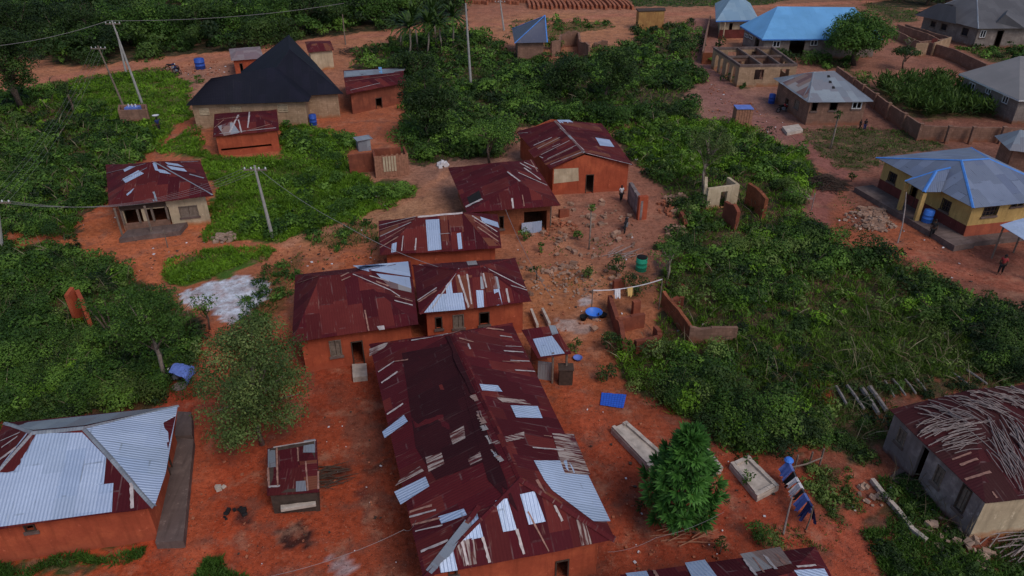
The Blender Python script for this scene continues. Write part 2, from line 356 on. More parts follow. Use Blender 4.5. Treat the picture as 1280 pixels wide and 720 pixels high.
RIGHT = [(768, 174), (800, 158), (870, 150), (932, 160), (1000, 190), (1022, 214), (1006, 262), (1022, 290), (1040, 314), (1090, 326), (1140, 332), (1200, 372), (1280, 400), (1500, 420), (1500, 480), (1220, 470), (1140, 478), (1040, 480), (1040, 545), (968, 566), (900, 548), (858, 520), (820, 508), (785, 480), (770, 448), (782, 436), (828, 420), (822, 372), (832, 330), (826, 300), (850, 290), (832, 240), (792, 204)]
RUINGAP = [(800, 232), (848, 240), (850, 285), (830, 300), (806, 282)]
OLIVE = [(1036, 398), (1100, 388), (1180, 408), (1230, 430), (1230, 468), (1140, 478), (1040, 478), (1020, 440)]
BROWN = [(950, 400), (1020, 400), (1030, 440), (1036, 480), (1042, 520), (985, 530), (930, 500), (880, 470), (900, 440)]
LAWN = [(1002, 164), (1060, 158), (1160, 166), (1182, 184), (1110, 196), (1080, 214), (1052, 212), (1020, 190)]
YARDG = [(950, 86), (975, 60), (1060, 66), (1062, 84), (1110, 130), (1095, 122), (1060, 90), (1048, 84), (1030, 88), (1000, 60)]
WALLG = [(1192, 58), (1280, 60), (1420, 64), (1420, 84), (1280, 78), (1236, 78)]
CORN = [(1092, 112), (1112, 104), (1172, 102), (1230, 122), (1242, 148), (1160, 150), (1112, 132)]
HOUSEL = [(888, 66), (940, 110), (925, 112), (898, 92), (884, 76)]
BOTR = [(1086, 652), (1120, 640), (1150, 660), (1200, 688), (1280, 676), (1500, 660), (1500, 800), (1090, 800)]
BOTR2 = [(1008, 582), (1050, 584), (1074, 632), (1052, 656), (1020, 640), (1010, 612)]
BOTR3 = [(1118, 596), (1150, 610), (1190, 650), (1210, 676), (1180, 690), (1130, 650), (1104, 620)]
BEHINDST = [(1040, 480), (1140, 478), (1280, 470), (1280, 480), (1115, 500), (1100, 560), (1060, 580), (1040, 545)]
BOTL = [(-100, 712), (0, 708), (120, 694), (182, 682), (186, 690), (60, 716), (0, 726), (-100, 730)]
BOTL2 = [(244, 716), (270, 704), (300, 718), (300, 740), (244, 740)]
TOPG = [(770, -30), (1010, -30), (1005, -4), (960, 6), (900, 8), (790, 8)]
RGRASS = [(1075, 2), (1110, 8), (1150, 14), (1146, 26), (1120, 28), (1085, 14)]
def under(poly, c, s=1.0): UNDER.append((G2(poly), c, s))
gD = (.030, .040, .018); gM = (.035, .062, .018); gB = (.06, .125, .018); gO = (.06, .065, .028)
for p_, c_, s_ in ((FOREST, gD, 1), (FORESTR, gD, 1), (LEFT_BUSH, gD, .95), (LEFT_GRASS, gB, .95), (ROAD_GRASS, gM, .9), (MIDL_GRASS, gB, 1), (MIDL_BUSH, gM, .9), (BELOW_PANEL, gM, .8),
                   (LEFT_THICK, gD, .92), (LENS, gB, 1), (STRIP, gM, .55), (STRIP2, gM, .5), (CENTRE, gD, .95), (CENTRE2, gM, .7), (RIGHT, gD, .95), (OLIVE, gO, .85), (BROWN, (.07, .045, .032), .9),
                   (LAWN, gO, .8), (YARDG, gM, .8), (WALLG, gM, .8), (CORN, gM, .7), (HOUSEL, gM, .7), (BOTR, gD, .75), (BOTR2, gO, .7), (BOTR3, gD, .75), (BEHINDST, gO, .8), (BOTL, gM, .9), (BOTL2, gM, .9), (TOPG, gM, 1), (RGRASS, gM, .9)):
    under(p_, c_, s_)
PATCH = [  # stains and dumps with a shape of their own: px polygon, colour, strength
 ([(350, 660), (378, 650), (396, 664), (392, 684), (366, 692), (345, 676)], (.018, .015, .016), .9),
 ([(415, 690), (432, 688), (446, 712), (430, 725), (416, 712)], (.45, .36, .36), .75),
 ([(228, 368), (262, 352), (296, 342), (330, 350), (332, 372), (312, 396), (286, 404), (262, 392), (238, 384)], (.62, .62, .68), 1.1),
 ([(975, 230), (990, 227), (1012, 240), (1016, 250), (990, 244)], (.42, .34, .3), .8),
 ([(700, 400), (725, 402), (745, 410), (730, 420), (700, 412)], (.5, .4, .36), .7),
 ([(722, 374), (735, 368), (737, 380), (724, 386)], (.55, .5, .5), .8),
 ([(286, 636), (306, 634), (310, 652), (290, 656)], (.02, .018, .02), .8),
 ([(395, 590), (430, 580), (436, 604), (400, 612)], (.06, .03, .025), .7),
 ([(446, 600), (458, 620), (462, 660), (454, 664), (448, 630)], (.10, .035, .03), .75),
 ([(452, 590), (480, 572), (482, 580), (456, 600)], (.05, .025, .02), .7),
 ([(430, 520), (470, 510), (480, 570), (450, 580), (430, 560)], (.2, .075, .05), .6),
 ([(812, 324), (836, 330), (826, 346), (812, 340)], (.05, .045, .05), .8),
 ([(700, 120), (700, 120)], (0, 0, 0), 0),
 ([(1066, 372), (1100, 372), (1100, 380), (1066, 380)], (0, 0, 0), 0),
 ([(930, 130), (975, 126), (990, 140), (960, 146)], (.11, .07, .07), .55),
 ([(1060, 235), (1100, 262), (1105, 285), (1065, 290)], (.17, .085, .06), .5)]
PATHS = [  # pale trodden tracks: px polyline, half width m, colour, strength
 ([(-60, 120), (30, 112), (75, 96), (130, 88), (200, 77), (285, 69), (345, 58), (400, 50), (490, 42), (540, 30), (590, 30), (640, 31), (700, 27), (760, 19), (870, 17), (960, 8), (1080, 2), (1200, -14)], 1.5, lin(168, 108, 84, 1.25), .95),
 ([(186, 197), (202, 180), (222, 162), (240, 150)], .6, lin(165, 90, 62, 1.1), .9),
 ([(2, 299), (50, 298), (92, 297)], .5, lin(160, 80, 50, 1.1), .8),
 ([(345, 312), (400, 290), (440, 277), (480, 262), (530, 240), (560, 214)], .55, lin(175, 120, 92, 1.1), .85),
 ([(1022, 282), (1018, 250), (1048, 216), (1020, 196), (1005, 182), (985, 166)], 1.0, lin(140, 88, 80, 1.1), .8),
 ([(1068, 2), (1090, 14), (1118, 30), (1130, 42)], 1.0, lin(150, 98, 78, 1.1), .8),
 ([(880, 26), (884, 70), (888, 100), (912, 130), (960, 165)], 2.6, lin(142, 98, 90, 1.1), .8),
 ([(182, 104), (205, 100), (240, 98)], .5, lin(150, 98, 78, 1.1), .7), ([(185, 111), (215, 110), (238, 112)], .4, lin(150, 98, 78, 1.1), .7),
 ([(785, 500), (820, 512), (850, 530), (880, 540)], .5, lin(130, 62, 44, 1.1), .6),
 ([(1015, 462), (1024, 478), (1030, 500)], .4, lin(150, 62, 36, 1.1), .8),
 ([(262, 420), (262, 500), (248, 600), (232, 720)], .8, lin(170, 86, 58, 1.3), .5), ([(420, 480), (455, 560), (470, 640), (500, 740)], .5, lin(120, 62, 46, 1.1), .6),
 ([(700, 470), (740, 520), (770, 600), (790, 730)], .7, lin(165, 78, 52, 1.3), .5), ([(905, 548), (960, 590), (1030, 660), (1060, 740)], .8, lin(168, 84, 60, 1.3), .55),
 ([(120, 300), (170, 330), (196, 350)], .9, lin(176, 98, 64, 1.3), .6), ([(150, 318), (230, 300), (262, 305), (345, 312)], .8, lin(176, 98, 66, 1.3), .6), ([(1080, 300), (1160, 330), (1280, 360)], 1.0, lin(160, 88, 66, 1.3), .5),
 ([(690, 230), (705, 300), (740, 350), (720, 420)], .7, lin(178, 122, 92, 1.3), .6), ([(1080, 585), (1060, 620), (1064, 700)], .5, lin(165, 84, 62, 1.3), .5)]
def build_ground():
    xs = np.concatenate([[-2500, -1200, -600, -350, -240], np.arange(-180, -60, 1.4), np.arange(-60, 60, .3), np.arange(60, 181, 1.4), [240, 350, 600, 1200, 2500]])
    ys = np.concatenate([[-800, -200, -60, -20, 0], np.arange(6, 70, .28), np.arange(70, 190, .7), np.arange(190, 320, 5), [400, 600, 1200, 2500, 4000]])
    X, Y = np.meshgrid(xs, ys); x = X.ravel(); y = Y.ravel()
    jx = x+(fbm(x*.9, y*.9, 1, 4)-.5)*2.4+(fbm(x*3.2, y*3.2, 5, 2)-.5)*.8; jy = y+(fbm(x*.9, y*.9, 9, 4)-.5)*2.4+(fbm(x*3.2, y*3.2, 7, 2)-.5)*.8
    W = np.zeros(len(x)); col = np.zeros((len(x), 3))
    for px, py, r, g, b in SOIL:
        p = at(px, py); wgt = 1/(((x-p.x)**2+(y-p.y)**2)/(1+.02*p.y)**2+3)**1.7
        W += wgt; col += wgt[:, None]*lin(r, g*1.07, b*.99, 1.30+.22*min(1,max(0,(420-py)/300)))
    col /= W[:, None]
    far = np.clip((y-150)/40, 0, 1)[:, None]+np.clip((np.abs(x)-95)/40, 0, 1)[:, None]; far = np.clip(far, 0, 1)
    col = col*(1-far)+far*np.array(gM)
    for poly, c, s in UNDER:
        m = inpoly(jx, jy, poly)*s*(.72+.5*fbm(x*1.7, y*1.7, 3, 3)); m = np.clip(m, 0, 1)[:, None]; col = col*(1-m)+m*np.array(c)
    for line, hw, c, s in PATHS:
        P = G2(line); d = np.full(len(x), 1e9)
        for a, b in zip(P[:-1], P[1:]): d = np.minimum(d, seg_dist(jx*.45+x*.55, jy*.45+y*.55, a, b))
        m = (np.clip((hw-d)/.35+.5, 0, 1)*s)[:, None]; col = col*(1-m)+m*c
    for poly, c, s in PATCH:
        P = G2(poly); m = inpoly(jx*.5+x*.5, jy*.5+y*.5, P)*s*np.clip(.2+1.5*fbm(x*3, y*3, 21, 3), 0, 1); m = m[:, None]; col = col*(1-m)+m*np.array(c)
    near = (y > 6) & (y < 190) & (np.abs(x) < 100)
    z = np.where(near, (fbm(x*.8, y*.8, 31, 4)-.5)*.12+(fbm(x*.12, y*.12, 41, 2)-.5)*.1, 0)
    nx = len(xs); ny = len(ys); V = np.stack([x, y, z], 1)
    i = np.arange((ny-1)*(nx-1)); r = i//(nx-1); c_ = i % (nx-1); a = r*nx+c_
    F = np.stack([a, a+1, a+nx+1, a+nx], 1)
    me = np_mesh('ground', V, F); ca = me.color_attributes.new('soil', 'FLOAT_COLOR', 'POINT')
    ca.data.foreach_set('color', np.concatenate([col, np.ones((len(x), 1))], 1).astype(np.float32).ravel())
    k = NT('earth'); g = k.geo(); at_ = k.n('Attribute'); at_.attribute_name = 'soil'
    n1 = k.noise(g, .3, 8, .7); n2 = k.noise(g, 3.2, 6, .7); n3 = k.noise(g, 14, 3, .6)
    c = k.mix(1.0, at_.outputs['Color'], k.ramp(n1, [(.3, (.68, .66, .66)), (.55, (1, 1, 1)), (.75, (1.22, 1.25, 1.3))]), 'MULTIPLY')
    c = k.mix(1.0, c, k.ramp(n2, [(.32, (.62, .58, .58)), (.5, (1, 1, 1)), (.68, (1.25, 1.3, 1.35))]), 'MULTIPLY')
    c = k.mix(k.ramp(k.noise(g, .7, 5, .6), [(.5, (0,)*3), (.66, (.55,)*3)]), c, (.16, .075, .055)); c = k.mix(k.ramp(k.noise(g, .55, 6, .7), [(.54, (0,)*3), (.68, (.45,)*3)]), c, (.5, .25, .16))
    c = k.mix(k.ramp(n3, [(.62, (0,)*3), (.7, (.5,)*3)]), c, (.42, .27, .2)); c = k.mix(k.ramp(k.noise(g, 9, 2), [(.62, (0,)*3), (.68, (.7,)*3)]), c, (.07, .03, .022))
    k.col(c); h = k.math('ADD', k.math('MULTIPLY', n2, .7), k.math('MULTIPLY', n3, .35)); k.bump(h, .12, .8); k.set(.95, 0, .1)
    o = link_mesh('ground', me, k.m, None, True); tag(o, kind='structure')
def np_mesh(name, V, F):
    me = bpy.data.meshes.new(name); n = len(V); m, kk = F.shape
    me.vertices.add(n); me.vertices.foreach_set('co', np.ascontiguousarray(V, dtype=np.float32).ravel())
    me.loops.add(m*kk); me.loops.foreach_set('vertex_index', np.ascontiguousarray(F, dtype=np.int32).ravel())
    me.polygons.add(m); me.polygons.foreach_set('loop_start', np.arange(0, m*kk, kk, dtype=np.int32)); me.polygons.foreach_set('loop_total', np.full(m, kk, dtype=np.int32))
    me.update(calc_edges=True); return me
build_ground()

# ---------------------------------------------------------------- foliage
EXCL = []     # footprints in world xy kept free of plants
def unit(v): return v/(np.linalg.norm(v, axis=1, keepdims=True)+1e-9)
def leaves_arr(c, nrm, L, asp=.5, axis=None):
    n = len(c); r = RNG.normal(size=(n, 3)) if axis is None else axis
    t = unit(np.cross(nrm, r)) if axis is None else unit(r); b = unit(np.cross(nrm, t))
    L = np.broadcast_to(np.asarray(L, float), (n,))[:, None]
    P = np.stack([c-t*L*.5, c+b*L*asp*.5-nrm*L*.08, c+t*L*.5-nrm*L*.12, c-b*L*asp*.5-nrm*L*.08], 1)
    return P.reshape(-1, 3)
class Leaves:
    def __init__(s): s.P = []; s.T = []
    def add(s, P, tint): s.P.append(P); s.T.append(np.repeat(np.clip(tint, 0, 1), 4))
    def blobs(s, cen, rad, n, L, tint, zr=.8, low=-.35, fuzz=.25, asp=.55, droop=0, tv=.12):
        """cen (k,3) rad (k,) n (k,) leaves on k lumps"""
        cen = np.asarray(cen, float); k = len(cen); n = np.maximum(np.asarray(n, int), 3); idx = np.repeat(np.arange(k), n); m = len(idx)
        d = unit(RNG.normal(size=(m, 3))); d[:, 2] = np.where(d[:, 2] < low, -d[:, 2]*.8, d[:, 2]); d = unit(d)
        rr = np.asarray(rad)[idx]*(1-fuzz*RNG.random(m)**1.5+.12*RNG.normal(size=m)*.5)
        p = cen[idx]+d*rr[:, None]*np.array([1, 1, zr]); nr = unit(d+RNG.normal(size=(m, 3))*.45+np.array([0, 0, .35]))
        ll = np.asarray(L)[idx]*(.6+.8*RNG.random(m)) if np.ndim(L) else L*(.6+.8*RNG.random(m))
        ax = None
        if droop: ax = unit(d*np.array([1, 1, .2])+np.array([0, 0, -droop])+RNG.normal(size=(m, 3))*.25)
        if droop: nr = unit(np.cross(ax, unit(np.cross(nr, ax)+1e-6)))
        p[:, 2] = np.maximum(p[:, 2], .04)
        s.add(leaves_arr(p, nr, ll, asp, ax), np.asarray(tint)[idx]+RNG.normal(size=m)*tv if np.ndim(tint) else tint+RNG.normal(size=m)*tv)
    def blades(s, base, L, wid, tint, lean=.5):
        m = len(base); d = unit(np.stack([RNG.normal(size=m)*lean, RNG.normal(size=m)*lean, np.ones(m)], 1)); side = unit(np.cross(d, RNG.normal(size=(m, 3))))
        L = np.asarray(L)[:, None]; wv = side*np.asarray(wid)[:, None]*.5; bend = np.stack([d[:, 0], d[:, 1], -np.full(m, .25)], 1)*L*.3
        P = np.stack([base-wv*.6, base+d*L*.55-wv, base+d*L+bend, base+d*L*.5+wv], 1); s.add(P.reshape(-1, 3), tint)
    def build(s, name, mat, parent=None):
        V = np.concatenate(s.P); off = ORG[parent] if parent is not None else Vector(); V = V-np.array(off)
        me = np_mesh(name, V, np.arange(len(V)).reshape(-1, 4)); a = me.attributes.new('tint', 'FLOAT', 'POINT'); a.data.foreach_set('value', np.concatenate(s.T).astype(np.float32))
        return link_mesh(name, me, mat, parent)
def sample(poly, n):
    """n ground points inside a px polygon, thinned with distance so that far leaves are fewer and larger"""
    P = np.array(poly, float); lo = P.min(0); hi = P.max(0); out = []
    tot = 0
    while tot < n:
        q = lo+(hi-lo)*RNG.random((max(64, n*2), 2)); q = q[inpoly(q[:, 0], q[:, 1], poly)]
        q = q[q[:, 1] > -150]
        out.append(q); tot += len(q)
        if not len(q): break
    q = np.concatenate(out)[:n]
    u = (q[:, 0]-640)/FPX; v = (q[:, 1]-360)/FPX; dz = -SP-v*CP; t = -CAM_H/dz
    x = u*t; y = (CP-v*SP)*t
    j = .9; x = x+(fbm(x*.7, y*.7, 51, 2)-.5)*2*j; y = y+(fbm(x*.7, y*.7, 61, 2)-.5)*2*j
    keep = np.ones(len(x), bool)
    for e in EXCL: keep &= ~inpoly(x, y, e)
    return x[keep], y[keep]
def parea(poly):
    P = np.array(poly, float); P[:, 1] = np.maximum(P[:, 1], -60); x, y = P[:, 0], P[:, 1]; return abs(np.dot(x, np.roll(y, 1))-np.dot(y, np.roll(x, 1)))/2
def grass(lv, poly, dens=.5, h=(.12, .3), tint=.5, tv=.2):
    x, y = sample(poly, int(parea(poly)*dens)); m = len(x)
    if not m: return
    s = FPX/(y*CP+CAM_H*SP); L = np.maximum(h[0]+(h[1]-h[0])*RNG.random(m), 2.2/s)*(.6+.9*fbm(x*.6, y*.6, 71, 3))
    wid = np.maximum(.05, 1.1/s); t = tint+(fbm(x*.5, y*.5, 81, 3)-.5)*1.1+RNG.normal(size=m)*tv*.6
    lv.blades(np.stack([x, y, np.zeros(m)], 1), L, wid, t)
NOBUSH = []
def thicket(lv, poly, dens=.012, r=(.5, 1.1), hz=(.3, 1.0), tint=.4, tv=.36, lpx=3.3, cover=1.4, low=-.35, maxn=900, avoid=True, gap=0):
    """lumpy shrubs; dens = lumps per photo px"""
    x, y = sample(poly, int(parea(poly)*dens))
    if avoid:
        for P_ in NOBUSH: k_ = ~inpoly(x, y, P_); x, y = x[k_], y[k_]
    if gap: k_ = fbm(x*.16, y*.16, 303, 3) > gap; x, y = x[k_], y[k_]
    m = len(x)
    if not m: return
    big = fbm(x*.22, y*.22, 91, 2); rr = (r[0]+(r[1]-r[0])*RNG.random(m))*(.55+.9*big); zc = (hz[0]+(hz[1]-hz[0])*RNG.random(m))*(.3+1.4*big)*.8
    tb = tint+RNG.normal(size=m)*tv+(fbm(x*.3, y*.3, 95, 2)-.5)*.8
    k = 4; cen = np.repeat(np.stack([x, y, zc], 1), k, 0)+RNG.normal(size=(m*k, 3))*np.repeat(rr, k)[:, None]*np.array([.42, .42, .25]); cen[:, 2] = np.maximum(cen[:, 2], .1)
    rs = np.repeat(rr, k)*(.4+.35*RNG.random(m*k)); s = FPX/(cen[:, 1]*CP+CAM_H*SP); L = np.maximum(.13, lpx/s)*np.repeat(.65+.8*RNG.random(m)**1.5, k)
    n = np.clip(cover*2.2*(rs/L)**2*3.2, 6, maxn).astype(int)
    lv.blobs(cen, rs, n, L, np.repeat(tb, k)+RNG.normal(size=m*k)*.1, low=low)

# ---------------------------------------------------------------- buildings
def disp(x, y): return (float(fbm(x*.55, y*.55, 13, 3))-.5)*.16
class Roof:
    def __init__(s, faces, parent, mat, name='roof', n=10, th=.03, wob=1.0):
        """faces: lists of 3-4 world points, first edge = eave"""
        s.src = []; s.par = parent; V = []; F = []; UV = []; T = []
        for fi, P in enumerate(faces):
            P = [Vector(p) for p in P]; P = P if len(P) == 4 else P+[P[2]]
            ua = (P[1]-P[0]).normalized(); nn = (P[1]-P[0]).cross(P[2]-P[0]).normalized(); va = nn.cross(ua); s.src.append((P[0].copy(), ua, va))
            base = len(V)
            for j in range(n+1):
                for i in range(n+1):
                    a = P[0].lerp(P[1], i/n); b = P[3].lerp(P[2], i/n); p = a.lerp(b, j/n); p.z += disp(p.x, p.y)*wob; V.append(p)
            for j in range(n):
                for i in range(n):
                    q = [base+j*(n+1)+i, base+j*(n+1)+i+1, base+(j+1)*(n+1)+i+1, base+(j+1)*(n+1)+i]
                    if (V[q[2]]-V[q[3]]).length < 1e-5: q = q[:3]
                    F.append(q); T.append(fi); UV += [s.uvof(V[k], fi) for k in q]
        s.tree = BVHTree.FromPolygons(V, F); s.T = T; s.V = V
        mb = MB(); mb.v = [tuple(v) for v in V]; mb.f = [tuple(q) for q in F]; mb.uv = UV
        s.o = mb.build(name, mat, parent); md = s.o.modifiers.new('thickness', 'SOLIDIFY'); md.thickness = th; md.offset = -1
    def uvof(s, p, fi):
        o, ua, va = s.src[fi]; d = Vector(p)-o; return (d.dot(ua)+fi*37.3, d.dot(va))
    def hit(s, px, py):
        d = ray(px, py).normalized(); return s.tree.ray_cast(Vector((0, 0, CAM_H)), d)
    def sheet(s, quad, mat, n=5, lift=.022, name='roof_sheet'):
        """a separate sheet lying on the slope; corners in photo px"""
        q = [Vector((*p, 0)) for p in quad]; q = q if len(q) == 4 else q+[q[2]]
        c = sum(q, Vector())/4; G = {}
        mb = MB(); loc, nn, idx, _ = s.hit(c.x, c.y)
        if loc is None: return
        fi = s.T[idx]; nn = nn if nn.z > 0 else -nn
        for j in range(n+1):
            for i in range(n+1):
                p = q[0].lerp(q[1], i/n).lerp(q[3].lerp(q[2], i/n), j/n)
                l, m_, ix, _ = s.hit(p.x, p.y)
                if l is None:     # runs past the edge: continue the plane
                    d = ray(p.x, p.y); o = Vector((0, 0, CAM_H)); den = d.dot(nn)
                    l = o+d*((loc-o).dot(nn)/den)
                G[i, j] = l+nn*lift
        for j in range(n):
            for i in range(n):
                P = [G[i, j], G[i+1, j], G[i+1, j+1], G[i, j+1]]
                if (P[2]-P[3]).length < 1e-6: P = P[:3]
                if (P[1]-P[0]).cross(P[2]-P[0]).dot(nn) < 0: P = P[::-1]
                mb.face(P, [s.uvof(p, fi) for p in P])
        return mb.build(name, mat, s.o)
    def line(s, a, b, wm=.10, mat=None, name='sheet_edge', n=8, lift=.034):
        """thin lifted edge or flashing between two px points"""
        P = []
        for i in range(n+1):
            px = a[0]+(b[0]-a[0])*i/n; py = a[1]+(b[1]-a[1])*i/n; l = s.hit(px, py)
            if l[0] is not None: P.append(l[0]+Vector((0, 0, lift)))
        if len(P) < 2: return
        wm = wm*random.uniform(.6, 1.35); mat = mat or (PALE if random.random() < .6 else RUSTEDGE)
        d = (P[-1]-P[0]).normalized(); sd = d.cross(Vector((0, 0, 1))).normalized()*wm*.5
        mb = MB(); jw = [random.uniform(.45, 1.25) for _ in P]
        for i in range(len(P)-1):
            mb.face([P[i]-sd, P[i+1]-sd, P[i+1]+sd*jw[i+1], P[i]+sd*jw[i]])
        return mb.build(name, mat or PALE, s.o)
    def cap(s, a, b, mat, wm=.28, name='ridge_cap', n=10, wob=1.0):
        a = Vector(a); b = Vector(b); d = (b-a).normalized(); sd = d.cross(Vector((0, 0, 1))).normalized()*wm*.5
        mb = MB(); R = []
        for i in range(n+1):
            p = a.lerp(b, i/n); p.z += disp(p.x, p.y)*wob+.05; R.append((p-sd-Vector((0, 0, .075)), p, p+sd-Vector((0, 0, .075))))
        for i in range(n):
            for k in (0, 1): mb.face([R[i][k], R[i+1][k], R[i+1][k+1], R[i][k+1]])
        return mb.build(name, mat, s.o)
def wall_run(mb, a, b, z0, z1, t, ops=(), inner_left=True):
    """wall from a to b (2D), thickness t towards the left of the direction; ops = (u0,u1,v0,v1) cut right through"""
    a = Vector((a[0], a[1], 0)); b = Vector((b[0], b[1], 0)); L = (b-a).length; d = (b-a)/L; nrm = Vector((-d.y, d.x, 0))*(1 if inner_left else -1)
    us = sorted({0.0, L, *[max(0, min(L, o[i])) for o in ops for i in (0, 1)]}); vs = sorted({z0, z1, *[max(z0, min(z1, o[i])) for o in ops for i in (2, 3)]})
    def solid(i, j):
        if i < 0 or j < 0 or i >= len(us)-1 or j >= len(vs)-1: return False
        u, v = (us[i]+us[i+1])/2, (vs[j]+vs[j+1])/2
        return not any(o[0] < u < o[1] and o[2] < v < o[3] for o in ops)
    P = lambda u, v, k: a+d*u+nrm*(t*k)+Vector((0, 0, v))
    for i in range(len(us)-1):
        for j in range(len(vs)-1):
            if not solid(i, j): continue
            u0, u1, v0, v1 = us[i], us[i+1], vs[j], vs[j+1]
            for k in (0, 1): mb.face([P(u0, v0, k), P(u1, v0, k), P(u1, v1, k), P(u0, v1, k)][::1 if (k == 0) == inner_left else -1], [(u, v) for u, v in ((u0, v0), (u1, v0), (u1, v1), (u0, v1))][::1 if (k == 0) == inner_left else -1])
            if not solid(i-1, j): mb.face([P(u0, v0, 1), P(u0, v0, 0), P(u0, v1, 0), P(u0, v1, 1)])
            if not solid(i+1, j): mb.face([P(u1, v0, 0), P(u1, v0, 1), P(u1, v1, 1), P(u1, v1, 0)])
            if not solid(i, j+1): mb.face([P(u0, v1, 0), P(u1, v1, 0), P(u1, v1, 1), P(u0, v1, 1)])
            if not solid(i, j-1) and j > 0: mb.face([P(u0, v0, 0), P(u0, v0, 1), P(u1, v0, 1), P(u1, v0, 0)])
def on_wall(a, b, px, py):
    """(u, z) where the sight line through a px meets the upright plane through a-b"""
    d = ray(px, py); a = Vector((a[0], a[1], 0)); e = Vector((b[0], b[1], 0))-a; n = Vector((e.y, -e.x, 0)).normalized(); o = Vector((0, 0, CAM_H))
    t = (a-o).dot(n)/d.dot(n); p = o+d*t; return (p-a).dot(e.normalized()), p.z
HOUSES = {}
def house(name, label, cat, eaves, ridge, he, hr, wallm, roofm, over=.45, ops=(), axis='x', gable='', cap=None, group=None, t=.2, wmat2=None, wob=1.0, wallsides=(0, 1, 2, 3), wz=None, allcaps=True, fascia=None, oz=None):
    E = [at(p[0], p[1], he) for p in eaves]
    if len(E) == 3: E.append(E[0]+E[2]-E[1]) # BL, FL, FR -> BR
    A, B = (at(p[0], p[1], hr) for p in ridge)
    cen = sum(E, Vector())/4; root = thing(name, label, cat, (cen.x, cen.y, 0), group)
    BL, FL, FR, BR = E
    if axis == 'x':
        faces = [[FL, FR, B, A], [BR, BL, A, B]]
        if 'B' not in gable: faces.append([FR, BR, B])
        if 'A' not in gable: faces.append([BL, FL, A])
    else:
        faces = [[FR, BR, B, A], [BL, FL, A, B]]
        if 'A' not in gable: faces.append([FL, FR, A])
        if 'B' not in gable: faces.append([BR, BL, B])
    # walls, inset from the eaves
    W = []
    for i in range(4):
        p, q, r = E[(i-1) % 4], E[i], E[(i+1) % 4]; u = (p-q).normalized(); v = (r-q).normalized(); s_ = max(.3, abs(u.cross(v).z)); W.append(q+(u+v)*(over/s_))
    z1 = wz or he+.02; op = {0: [], 1: [], 2: [], 3: []}; info = []
    for o in ops:
        wi, x0, y0, x1, y1, kind = o[:6]; a, b = W[wi], W[(wi+1) % 4]
        u0, za = on_wall(a, b, x0, (y0+y1)/2); u1, zb = on_wall(a, b, x1, (y0+y1)/2); xm = (x0+x1)/2
        zt = on_wall(a, b, xm, y0)[1]; zb = on_wall(a, b, xm, y1)[1]; L = (b-a).length
        u0, u1 = sorted((u0, u1)); u0 = max(.25, u0); u1 = min(L-.25, u1)
        zt = min(zt, z1-.1); zb = max(zb, .03)
        if kind.startswith('door'): zb = .03
        if u1-u0 < .2 or zt-zb < .2: print('opening skipped', name, o, u0, u1, zb, zt); continue
        op[wi].append((u0, u1, zb, zt)); info.append((wi, u0, u1, zb, zt, kind))
    wm = MB()
    for i in wallsides:
        a, b = W[i], W[(i+1) % 4]; d = (b-a).normalized(); full = ((i+1) % 4) in wallsides
        wall_run(wm, a, b-(d*t if full else Vector()), -.15, z1, t, op[i])
    for g in gable:
        if axis == 'y': i, R_ = (1, A) if g == 'A' else (3, B)
        else: i, R_ = (0, A) if g == 'A' else (2, B)
        a, b = W[i], W[(i+1) % 4]; d = (b-a).normalized(); nn = Vector((-d.y, d.x, 0))*t; k = (R_-a).dot(d); ap = a+d*k; ap.z = hr-.22
        z = z1+.002; P = [Vector((a.x, a.y, z)), Vector((b.x, b.y, z)), ap]; Q = [p+nn for p in P]
        wm.face(P); wm.face(Q[::-1]); wm.face([P[1], Q[1], Q[2], P[2]]); wm.face([P[2], Q[2], Q[0], P[0]])
    wo = wm.build('wall', wallm, root)
    for wi, u0, u1, zb, zt, kind in info:
        a, b = W[wi], W[(wi+1) % 4]; d = (b-a).normalized(); n = Vector((d.y, -d.x, 0)); a0 = Vector((a.x, a.y, 0))
        if 'empty' in kind: continue
        fm = WHITE if 'white' in kind else (DARKWOOD if 'wood' in kind else WOOD); f = MB(); fw = .06 if 'white' not in kind else .09
        def pt(u, z, o_=.02): return a0+d*u+n*o_+Vector((0, 0, z))
        f.bar(pt(u0+fw/2, zb), pt(u0+fw/2, zt), fw, fw); f.bar(pt(u1-fw/2, zb), pt(u1-fw/2, zt), fw, fw); f.bar(pt(u0+fw, zt-fw/2), pt(u1-fw, zt-fw/2), fw, fw)
        if not kind.startswith('door'):
            f.bar(pt(u0+fw, zb+fw/2), pt(u1-fw, zb+fw/2), fw, fw)
        nm = 'door' if kind.startswith('door') else 'window'
        if 'grid' in kind:
            for k in range(1, 4): uu = u0+(u1-u0)*k/4; f.bar(pt(uu, zb+fw, -.03), pt(uu, zt-fw, -.03), .04)
            f.bar(pt(u0+fw, (zb+zt)/2, 0), pt(u1-fw, (zb+zt)/2, 0), .04)
        elif 'white' in kind and nm == 'window': f.bar(pt((u0+u1)/2, zb+fw), pt((u0+u1)/2, zt-fw), fw, fw)
        fo = f.build(nm, fm, root)
        sm_ = MB()
        if nm == 'window': sm_.bar(pt(u0-.08, zb-.06, .06), pt(u1+.08, zb-.06, .06), .07, .16); sm_.build('sill', CEMENT, fo)
